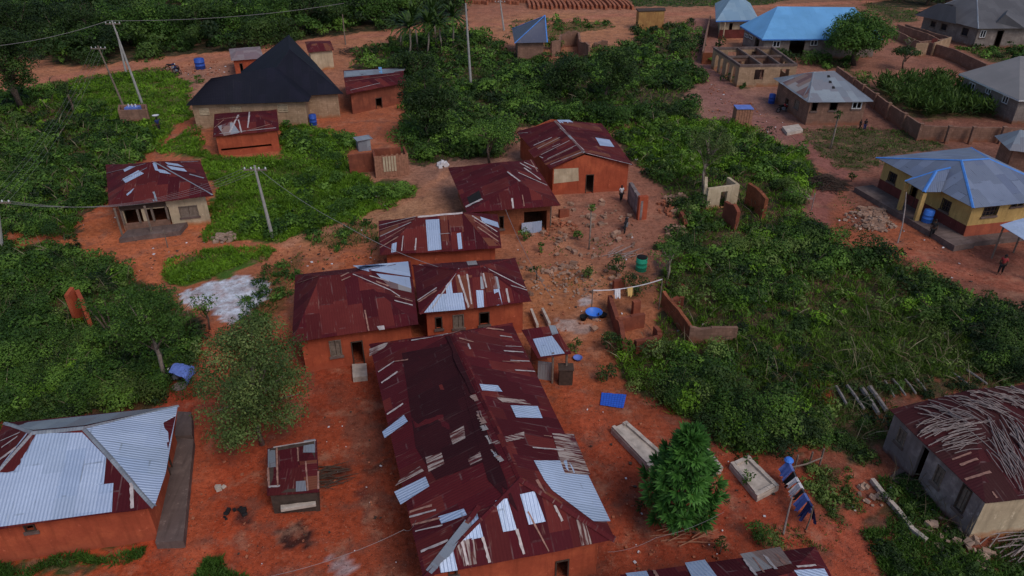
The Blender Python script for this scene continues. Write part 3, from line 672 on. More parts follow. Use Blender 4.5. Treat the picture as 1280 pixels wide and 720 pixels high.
        if 'pane' in kind or 'grid' in kind:
            p = MB(); p.face([pt(u0+fw, zb+.03, -.12), pt(u1-fw, zb+.03, -.12), pt(u1-fw, zt-fw, -.12), pt(u0+fw, zt-fw, -.12)]); p.build('pane', GLASS, fo)
        elif 'shut' in kind:
            p = MB(); um = (u0+u1)/2
            for s0, s1 in ((u0+fw, um-.015), (um+.015, u1-fw)): p.hexa([pt(s0, zb+.02, -.05), pt(s1, zb+.02, -.05), pt(s1, zb+.02, -.08), pt(s0, zb+.02, -.08)], [pt(s0, zt-fw, -.05), pt(s1, zt-fw, -.05), pt(s1, zt-fw, -.08), pt(s0, zt-fw, -.08)])
            p.build('shutter', WOOD, fo)
    R = Roof(faces, root, roofm, wob=wob)
    if cap:
        if (A-B).length > .3: R.cap(A, B, cap, wob=wob)
        if allcaps:
            ends = []
            if axis == 'x':
                if 'A' not in gable: ends += [(BL, A), (FL, A)]
                if 'B' not in gable: ends += [(FR, B), (BR, B)]
            else:
                if 'A' not in gable: ends += [(FL, A), (FR, A)]
                if 'B' not in gable: ends += [(BL, B), (BR, B)]
            for p, q in ends: R.cap(p, q, cap, .22, wob=wob)
    if fascia:
        f = MB(); 
        for i in (0, 1, 2, 3):
            p, q = E[i], E[(i+1) % 4]; f.bar(p-Vector((0, 0, .1)), q-Vector((0, 0, .1)), .03, .16)
        f.build('fascia', fascia, root)
    EXCL.append([(v.x, v.y) for v in W]); R.E = E; R.W = W; R.root = root; HOUSES[name+label[:8]] = R
    return R
def many(R, mat, quads):
    for q in quads: R.sheet(q, mat)
def edges(R, segs, w_=.1, mat=None):
    for a in segs: R.line((a[0], a[1]), (a[2], a[3]), w_, mat)

# bottom left: zinc hip roof on an orange mud wall
h = house('zinc_roof_house', 'long orange mud house under a bright zinc hip roof', 'house', [(6, 529), (-75, 671), (193, 634), (223, 507)], [(40, 540), (104, 534)], 2.5, 4.0, MUD, MAROON, ops=[(1, 30, 655, 45, 664, 'window_wood'), (2, 206, 560, 212, 590, 'door_wood')], cap=OLDZINC)
many(h, ZINC, [[(0, 584), (33, 542), (103, 541), (133, 572)], [(-30, 628), (0, 584), (133, 572), (130, 605)], [(-60, 666), (-30, 628), (130, 605), (126, 604)], [(-70, 668), (-32, 624), (142, 604), (140, 640)],
               [(108, 536), (222, 508), (214, 552), (140, 570)], [(140, 570), (214, 552), (207, 592), (166, 600)], [(166, 600), (207, 592), (194, 631), (190, 630)]])
many(h, OLDZINC, [[(8, 531), (220, 508), (106, 532), (42, 538)]])
edges(h, [(164, 604, 165, 636)], .2)
edges(h, [(2, 560, 22, 546), (0, 575, 20, 560), (0, 552, 25, 541)], .15)
# the very long house in the middle
h = house('long_tin_roof_house', 'longest mud house, under a huge dark maroon tin roof with silver patches', 'house', [(462, 431), (529, 722), (769, 674), (640, 404)], [(650, 598), (567, 418)], 2.6, 4.3, MUD, MAROON, axis='y', over=.5,
          ops=[(1, 694, 700, 711, 720, 'door_wood'), (1, 560, 705, 572, 719, 'window_wood'), (0, 480, 560, 484, 575, 'window_wood')], cap=MAROON)
for q in [[(500, 425), (562, 418), (597, 520), (520, 560)], [(520, 560), (597, 520), (625, 570), (545, 600)]]: h.sheet(q, DARKRED, 8, .012, 'tarred_sheet')
h.sheet([(566, 440), (582, 470), (648, 640), (610, 600)], DARKRED, 8, .028, 'tarred_sheet')
many(h, ZINC, [[(478, 540), (505, 519), (510, 527), (481, 548)], [(493, 615), (532, 596), (537, 608), (501, 631)], [(595, 480), (622, 482), (628, 490), (600, 488)], [(638, 507), (672, 508), (678, 523), (645, 522)],
               [(667, 576), (710, 576), (763, 652), (742, 652)], [(667, 576), (742, 652), (690, 613), (680, 600)], [(697, 592), (735, 594), (763, 652), (744, 652)], [(650, 618), (668, 614), (682, 652), (661, 656)], [(619, 626), (634, 623), (646, 662), (629, 665)],
               [(548, 646), (580, 636), (584, 644), (552, 655)], [(582, 652), (596, 640), (604, 671), (576, 678)], [(548, 702), (566, 686), (572, 713), (551, 716)], [(586, 646), (597, 644), (602, 672), (590, 674)]])
many(h, SCRAPED, [[(690, 542), (717, 543), (734, 585), (702, 583)], [(702, 583), (734, 585), (738, 594), (706, 592)], [(500, 600), (525, 583), (530, 589), (494, 608)], [(532, 572), (552, 566), (556, 580), (536, 590)], [(720, 650), (730, 648), (740, 680), (727, 682)], [(562, 543), (580, 532), (582, 548), (566, 556)],
                   [(620, 497), (655, 500), (664, 506), (628, 503)], [(570, 678), (592, 672), (596, 705), (580, 708)], [(655, 540), (610, 552), (620, 556), (655, 548)], [(462, 436), (487, 427), (480, 436), (462, 446)], [(585, 575), (604, 562), (608, 572), (588, 582)]])
edges(h, [(466, 470, 493, 452), (470, 484, 497, 465), (477, 523, 504, 505), (510, 450, 494, 452), (628, 452, 650, 453), (630, 439, 658, 441), (638, 451, 662, 452), (644, 463, 672, 465), (632, 433, 655, 434), (680, 545, 690, 546), (666, 560, 705, 563),
          (507, 648, 545, 638), (510, 658, 550, 648), (514, 666, 553, 657), (508, 642, 540, 632), (526, 690, 560, 676), (463, 448, 466, 462), (646, 662, 656, 698), (660, 640, 686, 690), (671, 600, 682, 620), (575, 668, 586, 712), (603, 672, 612, 704), (693, 632, 703, 652), (700, 500, 686, 498),
          (625, 420, 640, 422), (574, 423, 592, 428), (585, 430, 588, 437), (590, 405, 618, 400), (604, 410, 630, 413)], .10)
edges(h, [(514, 426, 560, 418), (560, 418, 618, 402), (618, 402, 638, 405)], .14)
for a, b in (((598, 514), (600, 522)), ((601, 522), (606, 530)), ((604, 532), (608, 538)), ((608, 545), (614, 555)), ((615, 562), (622, 572)), ((622, 570), (628, 577)), ((592, 494), (596, 502))): h.line(a, b, .3, RUSTZINC)
h.line((560, 420), (592, 492), .35, DARKRED); h.cap(at(650, 598, 4.3), at(769, 674, 2.6), RUSTY, .35)
# loose plank-like sheet lying across the front hip
h.line((537, 717), (586, 654), .42, OLDZINC, 'loose_sheet', 8, .07); h.line((584, 656), (600, 634), .3, RUSTY, 'loose_sheet', 6, .08)
# left house of the pair
h = house('tin_roof_house', 'mud house with plain deep maroon roof and silver corner patch, left of the joined pair', 'house', [(369, 344), (365, 428), (523, 405), (513, 326)], [(400, 345), (441, 341)], 2.6, 4.0, MUD, MAROON,
          ops=[(1, 412, 425, 427, 445, 'window_shut'), (1, 440, 426, 455, 455, 'door_wood')], group='rusted tin roof houses in the centre of the village')
many(h, ZINC, [[(441, 333), (510, 327), (513, 346), (462, 338)], [(470, 342), (512, 347), (514, 361), (476, 348)], [(441, 332), (458, 332), (462, 340), (450, 337)]]); many(h, RUSTZINC, [[(476, 348), (514, 361), (514, 366), (488, 360)]])
edges(h, [(441, 343, 488, 363), (426, 346, 436, 341), (427, 351, 438, 346), (494, 371, 516, 377), (493, 376, 516, 382), (488, 363, 500, 371), (367, 356, 397, 346), (456, 388, 461, 414), (470, 352, 486, 358), (462, 345, 486, 352)], .11); h.sheet([(471, 408), (480, 407), (481, 412), (474, 413)], PALE, 2)
# right house of the pair
h = house('tin_roof_house', 'mud house with striped rusty and silver roof, right half of the joined pair', 'house', [(516, 331), (524, 392), (664, 377), (644, 323)], [(573, 337), (604, 332)], 2.6, 3.9, MUD, MAROON,
          ops=[(1, 544, 396, 553, 411, 'window_wood'), (1, 566, 393, 580, 410, 'window_shut'), (1, 599, 390, 612, 406, 'window_wood')], cap=MAROON, group='rusted tin roof houses in the centre of the village')
many(h, ZINC, [[(548, 368), (578, 366), (582, 387), (530, 391)], [(557, 356), (564, 350), (566, 367), (558, 368)], [(595, 363), (604, 363), (605, 384), (597, 385)], [(617, 362), (624, 361), (628, 381), (620, 382)]])
many(h, RUSTY, [[(574, 345), (590, 344), (592, 386), (584, 386)], [(604, 340), (616, 342), (628, 381), (610, 383)], [(566, 346), (573, 344), (580, 366), (567, 366)]]); many(h, RUSTZINC, [[(614, 345), (622, 346), (625, 361), (617, 361)], [(600, 341), (604, 342), (606, 361), (601, 362)], [(583, 327), (595, 326), (597, 331), (585, 332)]])
edges(h, [(522, 376, 546, 360), (523, 378, 546, 363), (605, 334, 664, 364), (633, 361, 637, 381), (573, 344, 586, 385), (584, 343, 590, 386), (524, 331, 530, 333), (604, 342, 608, 360), (540, 386, 574, 336), (638, 357, 662, 364)], .12)
# the one behind
h = house('tin_roof_house', 'mud house with a tall double silver sheet in the middle of its roof', 'house', [(473, 276), (475, 319), (627, 310), (622, 268)], [(522, 271), (578, 266)], 2.4, 3.5, MUD, MAROON,
          ops=[], cap=PALE, allcaps=False, group='rusted tin roof houses in the centre of the village')
many(h, ZINC, [[(532, 275), (549, 274), (552, 312), (535, 314)], [(571, 292), (576, 291), (578, 311), (573, 312)], [(600, 271), (622, 278), (624, 285), (603, 278)], [(490, 305), (496, 303), (495, 315), (489, 316)]])
many(h, RUSTY, [[(550, 270), (559, 269), (562, 311), (553, 312)], [(579, 267), (600, 271), (626, 308), (612, 309)], [(475, 290), (517, 272), (498, 290), (476, 310)], [(560, 267), (577, 266), (580, 290), (562, 290)]])
edges(h, [(474, 282, 520, 271), (474, 288, 518, 274), (475, 296, 514, 278), (475, 303, 506, 285), (475, 310, 498, 296), (504, 295, 502, 314), (590, 270, 626, 293), (592, 275, 627, 300), (597, 284, 627, 305), (520, 298, 519, 313), (549, 293, 562, 292)], .1)
# left-collapsed roof behind
h = house('tin_roof_house', 'mud house whose maroon roof has a broken left corner and an open porch', 'house', [(560, 210), (584, 266), (701, 257), (666, 200)], [(647, 227), (624, 203)], 2.5, 3.8, MUDB, MAROON, axis='y', over=.7,
          ops=[(1, 655, 264, 688, 276, 'door_empty'), (1, 624, 270, 630, 286, 'window_wood')], group='rusted tin roof houses in the centre of the village')
h.sheet([(584, 247), (599, 238), (603, 250), (588, 258)], DARK, 3, .02, 'painted_hole_shade'); edges(h, [(582, 259, 603, 249)], .22); edges(h, [(640, 248, 642, 265), (653, 244, 656, 263), (634, 215, 650, 227), (650, 204, 664, 212), (655, 210, 676, 225), (648, 216, 684, 232), (663, 200, 672, 215), (655, 203, 672, 211)], .12)  # near-black sheet on the intact slope paints the hole's shaded inside
m_ = MB(); p0 = at(652, 293); p1 = at(677, 290); m_.hexa([p0, p1, p1+Vector((0, .05, 0)), p0+Vector((0, .05, 0))], [p0+Vector((0, 0, 1)), p1+Vector((0, 0, 1)), p1+Vector((0, .05, 1)), p0+Vector((0, .05, 1))]); m_.build('porch_screen', ZINC, h.root)
for x_ in (652, 688): m_ = MB(); b_ = at(x_, 288 if x_ < 670 else 284); m_.tube([b_, b_+Vector((0, 0, 2.5))], .06); m_.build('porch_post', WOOD, h.root)
# gabled house facing the yard
h = house('gabled_mud_house', 'gabled orange mud house facing the bare yard, dark doorway in its front', 'house', [(645, 165), (688, 212), (792, 207), (752, 154)], [(731, 191), (694, 151)], 2.6, 3.9, MUD, MAROON, axis='y', gable='AB', over=.35,
          ops=[(1, 732, 218, 742, 241, 'door_wood')], cap=RUSTZINC)
many(h, RUSTY, [[(660, 188), (695, 170), (704, 178), (668, 198)], [(680, 205), (726, 187), (730, 192), (690, 210)], [(700, 152), (745, 155), (755, 165), (708, 162)], [(735, 190), (745, 182), (785, 203), (775, 203)]]); many(h, ZINC, [[(696, 150), (712, 150), (718, 154), (700, 154)], [(744, 172), (762, 175), (768, 184), (750, 182)]])
edges(h, [(660, 189, 679, 198), (667, 182, 690, 172), (676, 194, 712, 176), (684, 199, 722, 181), (688, 206, 728, 190), (646, 167, 660, 166), (690, 184, 700, 180), (700, 160, 730, 188), (730, 191, 790, 206), (754, 198, 778, 205), (672, 186, 700, 172), (680, 202, 716, 185)], .11)
m_ = MB(); a_, b_ = h.W[1], h.W[2]; d_ = (b_-a_).normalized(); nn_ = Vector((d_.y, -d_.x, 0))
p = [Vector((a_.x, a_.y, 0))+d_*u+nn_*.012+Vector((0, 0, z)) for u, z in ((.1, 1.1), (2.4, 1.25), (2.3, 2.5), (.1, 2.5))]; m_.face(p); m_.build('plaster_patch', CREAM, h.root)
# left, cream-walled house
h = house('porch_house', 'maroon roofed house with cream wall and open front porch, beside the trodden yard', 'house', [(132, 206), (136, 258), (267, 245), (250, 200)], [(176, 205), (193, 202)], 2.7, 4.0, CREAM, MAROON, cap=None, over=.6,
          ops=[(1, 224, 257, 248, 271, 'window_shut'), (1, 148, 262, 180, 290, 'door_empty'), (1, 185, 260, 214, 286, 'door_empty')])
edges(h, [(133, 217, 182, 205), (152, 226, 184, 210), (191, 250, 196, 256), (192, 240, 197, 256), (237, 218, 255, 223), (226, 203, 248, 202), (208, 200, 222, 199), (193, 203, 266, 244)], .14, OLDZINC)
many(h, ZINC, [[(153, 224), (173, 213), (180, 217), (157, 229)], [(190, 202), (195, 203), (198, 214), (194, 213)], [(195, 211), (206, 213), (214, 218), (200, 216)], [(206, 203), (222, 205), (230, 209), (210, 206)], [(208, 207), (230, 211), (234, 215), (214, 212)], [(154, 212), (162, 208), (170, 208), (156, 215)], [(158, 243), (168, 235), (164, 241), (159, 245)]])
a_, b_ = h.W[1], h.W[2]; d_ = (b_-a_).normalized(); n_ = Vector((d_.y, -d_.x, 0)); u1_ = on_wall(a_, b_, 214, 280)[0]
for z0_, z1_, mt_, nm_, o_ in ((0, .85, BROWNBLOCK, 'porch_parapet', .05), (2.0, 2.62, DARKWOOD, 'porch_dark_strip', .06)):  # upper dark strip is added so that the porch front reads dark
    q = [Vector((a_.x, a_.y, z0_))+d_*u+n_*o for u, o in ((.05, o_), (u1_, o_), (u1_, .004), (.05, .004))]; m_ = MB(); m_.hexa(q, [x+Vector((0, 0, z1_-z0_)) for x in q]); m_.build(nm_, mt_, h.root)
for k_ in (.02, .36, .66, .97): p = Vector((a_.x, a_.y, 0))+d_*(u1_*k_+.05)+n_*.09; m_ = MB(); m_.bar(p+Vector((0, 0, .85)), p+Vector((0, 0, 2.0)), .14); m_.build('porch_upright', WOOD, h.root)
m_ = MB(); a_ = at(150, 304); b_ = at(226, 294); n_ = Vector((0, 1.6, 0)); m_.hexa([a_, b_, b_+n_, a_+n_], [x+Vector((0, 0, .4)) for x in (a_, b_, b_+n_, a_+n_)]); m_.build('porch_step', CEMENT, h.root)
for q in ((152, 300), (189, 297)): m_ = MB(); b_ = at(*q)+Vector((0, .3, 0)); m_.tube([b_, b_+Vector((0, 0, 2.65))], .09); m_.build('porch_post', WOOD, h.root)
# large black roof
E2 = [(301, 90), (318, 123), (429, 117), (397, 82)]
h = house('black_roof_house', 'large tan block house under a steep matt black roof', 'house', E2, [(362, 62), (361, 44)], 2.9, 6.9, BLOCK, BLACKROOF, axis='y', over=.5, cap=BLACKROOF, wob=.2, ops=[])
Hb = h; root = h.root
he = 2.9; FLw, FRw = at(232, 132, he), at(386, 127, he); dv = (FRw-FLw).normalized(); nv = Vector((-dv.y, dv.x, 0)); dep = 9.0; BLw, BRw = FLw+nv*dep, FRw+nv*dep; Aw = at(264, 98, 5.6); Bw = at(341, 84, 5.6)
BRw.x += 0; wing = Roof([[FLw, FRw, Bw, Aw], [BRw, BLw, Aw, Bw], [BLw, FLw, Aw], [FRw, BRw, Bw]], root, BLACKROOF, 'wing_roof', wob=.2)
w2 = MB(); ins = .5; P = [FLw+dv*ins+nv*ins, FRw-dv*ins+nv*ins, FRw-dv*ins+nv*(dep-ins), FLw+dv*ins+nv*(dep-ins)]
for i in (0, 1, 2, 3): a_, b_ = P[i], P[(i+1) % 4]; wall_run(w2, a_, b_-(b_-a_).normalized()*.2, -.15, he, .2)
w2.build('wing_wall', BLOCK, root); EXCL.append([(v.x, v.y) for v in P])
def vent(parent, a, b, px0, py0, px1, py1, nx=7, nz=4):
    m = MB(); d = (b-a).normalized(); n = Vector((d.y, -d.x, 0)); u0, z1 = on_wall(a, b, px0, py0); u1, z0 = on_wall(a, b, px1, py1)
    z0, z1 = min(z0, z1), max(z0, z1)
    for i in range(nx+1): uu = u0+(u1-u0)*i/nx; p = Vector((a.x, a.y, 0))+d*uu+n*.03; m.bar(p+Vector((0, 0, z0)), p+Vector((0, 0, z1)), .07)
    for j in range(nz+1): zz = z0+(z1-z0)*j/nz; p = Vector((a.x, a.y, zz))+n*.045; m.bar(p+d*u0, p+d*u1, .07)
    o = m.build('ventilation_grille', CREAM, parent); k = MB(); p = Vector((a.x, a.y, 0))+n*.012; k.face([p+d*u0+Vector((0, 0, z0)), p+d*u1+Vector((0, 0, z0)), p+d*u1+Vector((0, 0, z1)), p+d*u0+Vector((0, 0, z1))]); k.build('backing', DARK, o)
vent(root, P[0], P[1], 249, 136, 262, 143); vent(root, P[0], P[1], 288, 134, 302, 141); vent(root, P[0], P[1], 347, 131, 360, 139)
# small orange house in front of it
h = house('small_mud_house', 'small orange mud house with a buckled rusty roof, in front of the black roof', 'house', [(268, 143), (266, 171), (349, 163), (346, 137)], [(290, 148), (322, 143)], 2.2, 2.9, MUD, MAROON, over=.25, ops=[(1, 275, 183, 340, 186, 'window_empty')], wob=1.6)
edges(h, [(270, 150, 300, 146), (285, 170, 300, 140), (300, 166, 340, 155), (310, 160, 312, 140), (268, 168, 345, 160), (298, 150, 302, 166), (268, 160, 280, 150)], .15); many(h, RUSTZINC, [[(272, 158), (290, 152), (300, 166), (280, 170)]])
# red mud shed behind
h = house('red_mud_shed', 'red mud shed with a pale back slope and maroon front slope, below the dark bushes', 'shed', [(429, 88), (433, 118), (508, 103), (508, 84)], [(430, 98), (504, 90)], 2.6, 3.1, MUDR, MAROON, over=.5, gable='AB', ops=[(1, 470, 122, 478, 142, 'door_wood')])
many(h, OLDZINC, [[(430, 89), (507, 85), (504, 90), (430, 97)]]); many(h, BLUEROOF, [[(473, 84), (477, 84), (478, 92), (474, 92)]]); edges(h, [(438, 113, 475, 104), (432, 102, 500, 93)], .12)
h = house('far_tin_hut', 'tiny cream hut with maroon roof showing behind the black roof', 'hut', [(381, 52), (385, 66), (418, 63), (413, 51)], [(390, 55), (408, 54)], 2.6, 3.2, CREAM, RUSTY, over=.3)
h = house('roadside_hut', 'orange hut with pinkish tin roof beside the far dirt road', 'hut', [(286, 61), (289, 76), (330, 73), (325, 58)], [(296, 64), (318, 62)], 2.5, 3.0, MUD, PINKTIN, over=.3, ops=[(1, 300, 79, 304, 90, 'door_wood')])
h = house('slate_blue_roof_house', 'small brown block house under a slate blue pyramid roof edged bright blue', 'house', [(640, 36), (643, 54), (684, 53), (680, 38)], [(680, 20), (681, 19)], 2.8, 6.0, BROWNBLOCK, NAVY, over=.5, wob=.1, cap=BLUECAP)
# ochre box
def flat_house(name, label, cat, px, he, wallm, roofm, ops=(), over=.2):
    E = [at(p[0], p[1], he) for p in px]; cen = sum(E, Vector())/4; root = thing(name, label, cat, (cen.x, cen.y, 0)); w_ = MB()
    for i in range(4):
        a, b = E[i], E[(i+1) % 4]; wall_run(w_, a, b-(b-a).normalized()*.2, -.15, he, .2, [])
    w_.build('wall', wallm, root); T = [cen+(e-cen)*(1+over/3) for e in E]; r_ = MB(); r_.hexa([t+Vector((0, 0, .02)) for t in T], [t+Vector((0, 0, .2)) for t in T]); r_.build('roof', roofm, root)
    EXCL.append([(e.x, e.y) for e in E]); return root, E
r_, E_ = flat_house('flat_roof_kiosk', 'ochre box-shaped kiosk with thin dark flat roof by the far road', 'kiosk', [(796, 12), (799, 15), (831, 14), (830, 11)], 3.0, OCHRE, DARKWOOD)
# pale blue pyramid roof
h = house('pale_blue_roof_house', 'cream and maroon house under a pale blue pyramid roof at the top', 'house', [(894, 4), (895, 26), (949, 25), (938, 4)], [(917, -7), (922, -7)], 3.0, 6.0, CREAM, PALEBLUE, over=.8, wob=.15, fascia=BLUECAP, ops=[(1, 911, 29, 915, 44, 'door_wood'), (1, 925, 30, 933, 36, 'window_pane')])
a_, b_ = h.W[1], h.W[2]; d_ = (b_-a_).normalized(); n_ = Vector((d_.y, -d_.x, 0)); a0_ = Vector((a_.x, a_.y, 0)); L_ = (b_-a_).length
m_ = MB(); m_.hexa([a0_+n_*.05, a0_+d_*L_+n_*.05, a0_+d_*L_+n_*.004, a0_+n_*.004], [x+Vector((0, 0, 1.4)) for x in (a0_+n_*.05, a0_+d_*L_+n_*.05, a0_+d_*L_+n_*.004, a0_+n_*.004)]); m_.build('painted_dado', MAROONP, h.root)
for k_ in (.1, .9): m_ = MB(); q = a0_+d_*L_*k_+n_*.6; m_.tube([q, q+Vector((0, 0, 2.95))], .12); m_.build('column', CREAM, h.root)
# big sky blue roof
h = house('blue_roof_house', 'long block house under a vivid sky blue hip roof', 'house', [(925, 32), (953, 49), (1104, 48)], [(972, 8), (1068, 9)], 3.0, 6.3, GREYBLOCK, BLUEROOF, over=.6, wob=.1, fascia=BLUECAP,
          ops=[(1, 966, 51, 975, 59, 'window_white_pane'), (1, 987, 50, 1006, 62, 'door_empty'), (1, 1013, 50, 1022, 57, 'window_white_pane'), (1, 1060, 50, 1070, 57, 'window_white_pane'), (0, 931, 42, 935, 47, 'window_white_pane'), (0, 936, 44, 941, 49, 'window_white_pane'), (0, 944, 48, 949, 58, 'door_wood')])
# tin roofed house with two dark windows
h = house('patched_roof_house', 'pinkish block house whose hip roof is half silver and half brown', 'house', [(967, 98), (1010, 128), (1092, 127)], [(1017, 90), (1043, 89)], 2.8, 4.4, BROWNBLOCK, OLDZINC, over=.5, wob=.5, cap=OLDZINC,
          ops=[(1, 1013, 127, 1022, 139, 'window_wood'), (1, 1037, 127, 1047, 138, 'window_wood'), (1, 1065, 127, 1077, 136, 'window_white'), (0, 981, 122, 985, 140, 'door_wood'), (0, 993, 125, 999, 136, 'window_shut')])
many(h, RUSTZINC, [[(978, 103), (1010, 91), (1016, 91), (990, 112)], [(990, 112), (1016, 91), (1014, 100), (1004, 121)], [(1004, 121), (1013, 108), (1012, 126), (1010, 127)]]); many(h, CHAR, [[(1034, 94), (1037, 94), (1038, 97), (1034, 97)], [(1036, 101), (1039, 101), (1040, 104), (1036, 104)], [(1040, 108), (1043, 108), (1044, 111), (1040, 111)]])
# top right grey house with several hips
h = house('grey_hip_roof_house', 'large unfinished house with many-hipped dark grey roof, top right corner', 'house', [(1148, 17), (1223, 36), (1330, 35)], [(1221, -10), (1275, -10)], 3.0, 6.8, GREYBLOCK, GREYROOF, over=.6, wob=.15, cap=OLDZINC,
          ops=[(0, 1163, 26, 1170, 34, 'window_pane'), (0, 1176, 29, 1184, 38, 'window_pane'), (0, 1202, 34, 1211, 45, 'window_pane'), (1, 1225, 38, 1232, 47, 'window_white_pane'), (1, 1245, 38, 1253, 54, 'door_wood')])
root = h.root; a_ = at(1240, 33, 3.0); b_ = at(1282, 36, 3.0); r_ = at(1257, 18, 4.9); c_ = at(1262, 8, 4.9)
Roof([[a_, b_, r_], [at(1243, 14, 4.4), a_, r_, c_], [b_, at(1290, 16, 4.4), c_, r_]], root, GREYROOF, 'porch_roof', wob=.1)
r2 = Roof([[at(1143, 19, 3.0), at(1195, 30, 3.0), at(1195, 8, 5.4), at(1173, 4, 5.4)], [at(1190, 6, 4.6), at(1143, 18, 3.0), at(1173, 4, 5.4), at(1195, 6, 5.4)]], root, GREYROOF, 'wing_roof', wob=.1)
# right edge beige roof
h = house('pale_grey_roof_house', 'block house under a smooth pale grey roof, behind the maize patch', 'house', [(1199, 92), (1274, 125), (1420, 122)], [(1275, 70), (1340, 72)], 2.9, 5.4, GREYBLOCK, BEIGEROOF, over=.5, wob=.1, fascia=WHITE,
          ops=[(0, 1211, 103, 1219, 113, 'window_white_pane'), (0, 1232, 110, 1239, 118, 'window_white_pane'), (0, 1253, 119, 1261, 130, 'window_white_pane')])
# cream and orange bungalow with porch
h = house('porch_bungalow', 'cream and orange bungalow with grey roof, blue ridge caps and front porch', 'house', [(1095, 197), (1217, 260), (1346, 247), (1214, 184)], [(1202, 200), (1236, 198)], 3.2, 5.0, YELLOW, GREYBLUE, over=.55, wob=.25, cap=BLUECAP,
          ops=[(0, 1110, 215, 1121, 229, 'window_grid_wood'), (0, 1176, 249, 1189, 265, 'window_grid_wood'), (1, 1229, 258, 1247, 270, 'window_grid_wood'), (1, 1264, 254, 1271, 258, 'window_wood_pane'), (1, 1273, 253, 1279, 257, 'window_wood_pane'), (0, 1137, 232, 1146, 252, 'door_wood')])
hb = h
for wi, mm in ((0, MAROONP), (1, SALMON)):
    a_, b_ = h.W[wi], h.W[wi+1]; d_ = (b_-a_).normalized(); n_ = Vector((d_.y, -d_.x, 0)); a0_ = Vector((a_.x, a_.y, 0)); L_ = (b_-a_).length; o_ = .035
    q = [a0_+n_*o_, a0_+d_*L_+n_*o_, a0_+d_*L_+n_*.004, a0_+n_*.004]; m_ = MB(); m_.hexa(q, [x+Vector((0, 0, 1.35)) for x in q]); m_.build('painted_dado', mm, h.root)
    if wi == 0: q = [a0_+n_*.04-d_*.6, a0_+d_*(L_+1.3)+n_*.04, a0_+d_*(L_+1.3)+n_*2.0, a0_-d_*.6+n_*2.0]
    else: q = [a0_+d_*.04+n_*.04, a0_+d_*L_+n_*.04, a0_+d_*L_+n_*1.0, a0_+d_*.04+n_*1.0]
    m_ = MB(); m_.hexa([x-Vector((0, 0, .1)) for x in q][::-1], [x+Vector((0, 0, .5-.1*wi)) for x in q][::-1]); m_.build('veranda_slab', CEMENT, h.root)
a_, b_ = h.W[0], h.W[1]; d_ = (b_-a_).normalized(); n_ = Vector((d_.y, -d_.x, 0)); ro = []
P0 = at(1131, 226, 3.1); P1 = at(1155, 240, 3.1); P2 = at(1176, 240, 3.25); P3 = at(1140, 221, 3.25); Q0 = at(1171, 213, 4.3); Q1 = at(1188, 209, 4.6)
pr = Roof([[P0, P1, Q0], [P1, P2, Q1, Q0], [P3, P0, Q0, Q1]], h.root, GREYBLUE, 'porch_roof', wob=.2); pr.cap(P1, Q0, BLUECAP, .3, wob=.2); pr.cap(Q0, Q1, BLUECAP, .3, wob=.2); pr.cap(P0, Q0, BLUECAP, .2, wob=.2)
for q in (P0, P1): m_ = MB(); c_ = q.lerp(Q0, .1); m_.box((c_.x, c_.y, 1.72), (.32, .32, 2.5)); m_.build('column', YELLOW, h.root)
# silver canopies at the right edge
E_ = [at(1250, 281, 2.8), at(1300, 312, 2.6), at(1345, 290, 2.7), at(1282, 272, 2.9)]; root = thing('zinc_canopy', 'low silver sheet canopy on timber posts beside the bungalow', 'canopy', (E_[0].x, E_[0].y, 0)); Roof([[E_[0], E_[1], E_[2], E_[3]]], root, ZINC, wob=.3)
for e in E_: m_ = MB(); p = e.lerp(sum(E_, Vector())/4, .12); m_.tube([(p.x, p.y, 0), (p.x, p.y, e.z-.05)], .07); m_.build('post', WOOD, root)
h = house('edge_silver_roof_house', 'silver roofed house cut by the right edge, above the bungalow', 'house', [(1243, 170), (1262, 188), (1360, 200)], [(1275, 162), (1340, 175)], 2.8, 4.0, BROWNBLOCK, OLDZINC, over=.5, wob=.3)
# stick-covered house bottom right
h = house('stick_covered_house', 'dark cement house whose maroon roof is strewn with loose dry sticks', 'house', [(1112, 512), (1232, 629), (1420, 606)], [(1212, 487), (1345, 474)], 2.6, 3.7, GREYPL, BROWNTIN, over=.18, ops=[
    (0, 1121, 534, 1133, 558, 'window_shut'), (0, 1147, 555, 1158, 592, 'door_empty'), (0, 1167, 580, 1180, 610, 'window_shut'), (0, 1196, 603, 1212, 645, 'window_wood_shut')], wob=.7)
hs = h; a_, b_ = h.W[1], h.W[2]; d_ = (b_-a_).normalized(); n_ = Vector((d_.y, -d_.x, 0)); a0_ = Vector((a_.x, a_.y, 0)); L_ = (b_-a_).length; q = [a0_+n_*.03, a0_+d_*L_+n_*.03, a0_+d_*L_+n_*.004, a0_+n_*.004]
m_ = MB(); m_.hexa([x-Vector((0, 0, .1)) for x in q], [x+Vector((0, 0, 2.58)) for x in q]); m_.build('plastered_end', CREAM, h.root)
edges(h, [(1200, 582, 1222, 574), (1206, 600, 1238, 590), (1240, 615, 1246, 623), (1190, 575, 1214, 566)], .12)
# bottom edge roof
h = house('edge_tin_roof_house', 'maroon roofed house with pale streaked sheets, cut off by the bottom edge', 'house', [(775, 719), (800, 800), (1062, 765), (1020, 682)], [(860, 748), (990, 715)], 2.6, 3.7, MUD, MAROON, over=.5, cap=None)
many(h, ZINC, [[(856, 704), (881, 700), (897, 722), (868, 728)], [(782, 717), (808, 714), (812, 722), (786, 724)], [(992, 713), (1030, 711), (1036, 722), (1000, 724)]]); many(h, RUSTZINC, [[(925, 693), (975, 684), (990, 705), (942, 716)]]); edges(h, [(925, 693, 945, 720), (936, 691, 955, 716), (950, 688, 970, 712), (963, 686, 982, 706), (816, 712, 822, 722), (996, 709, 1020, 707)], .12)
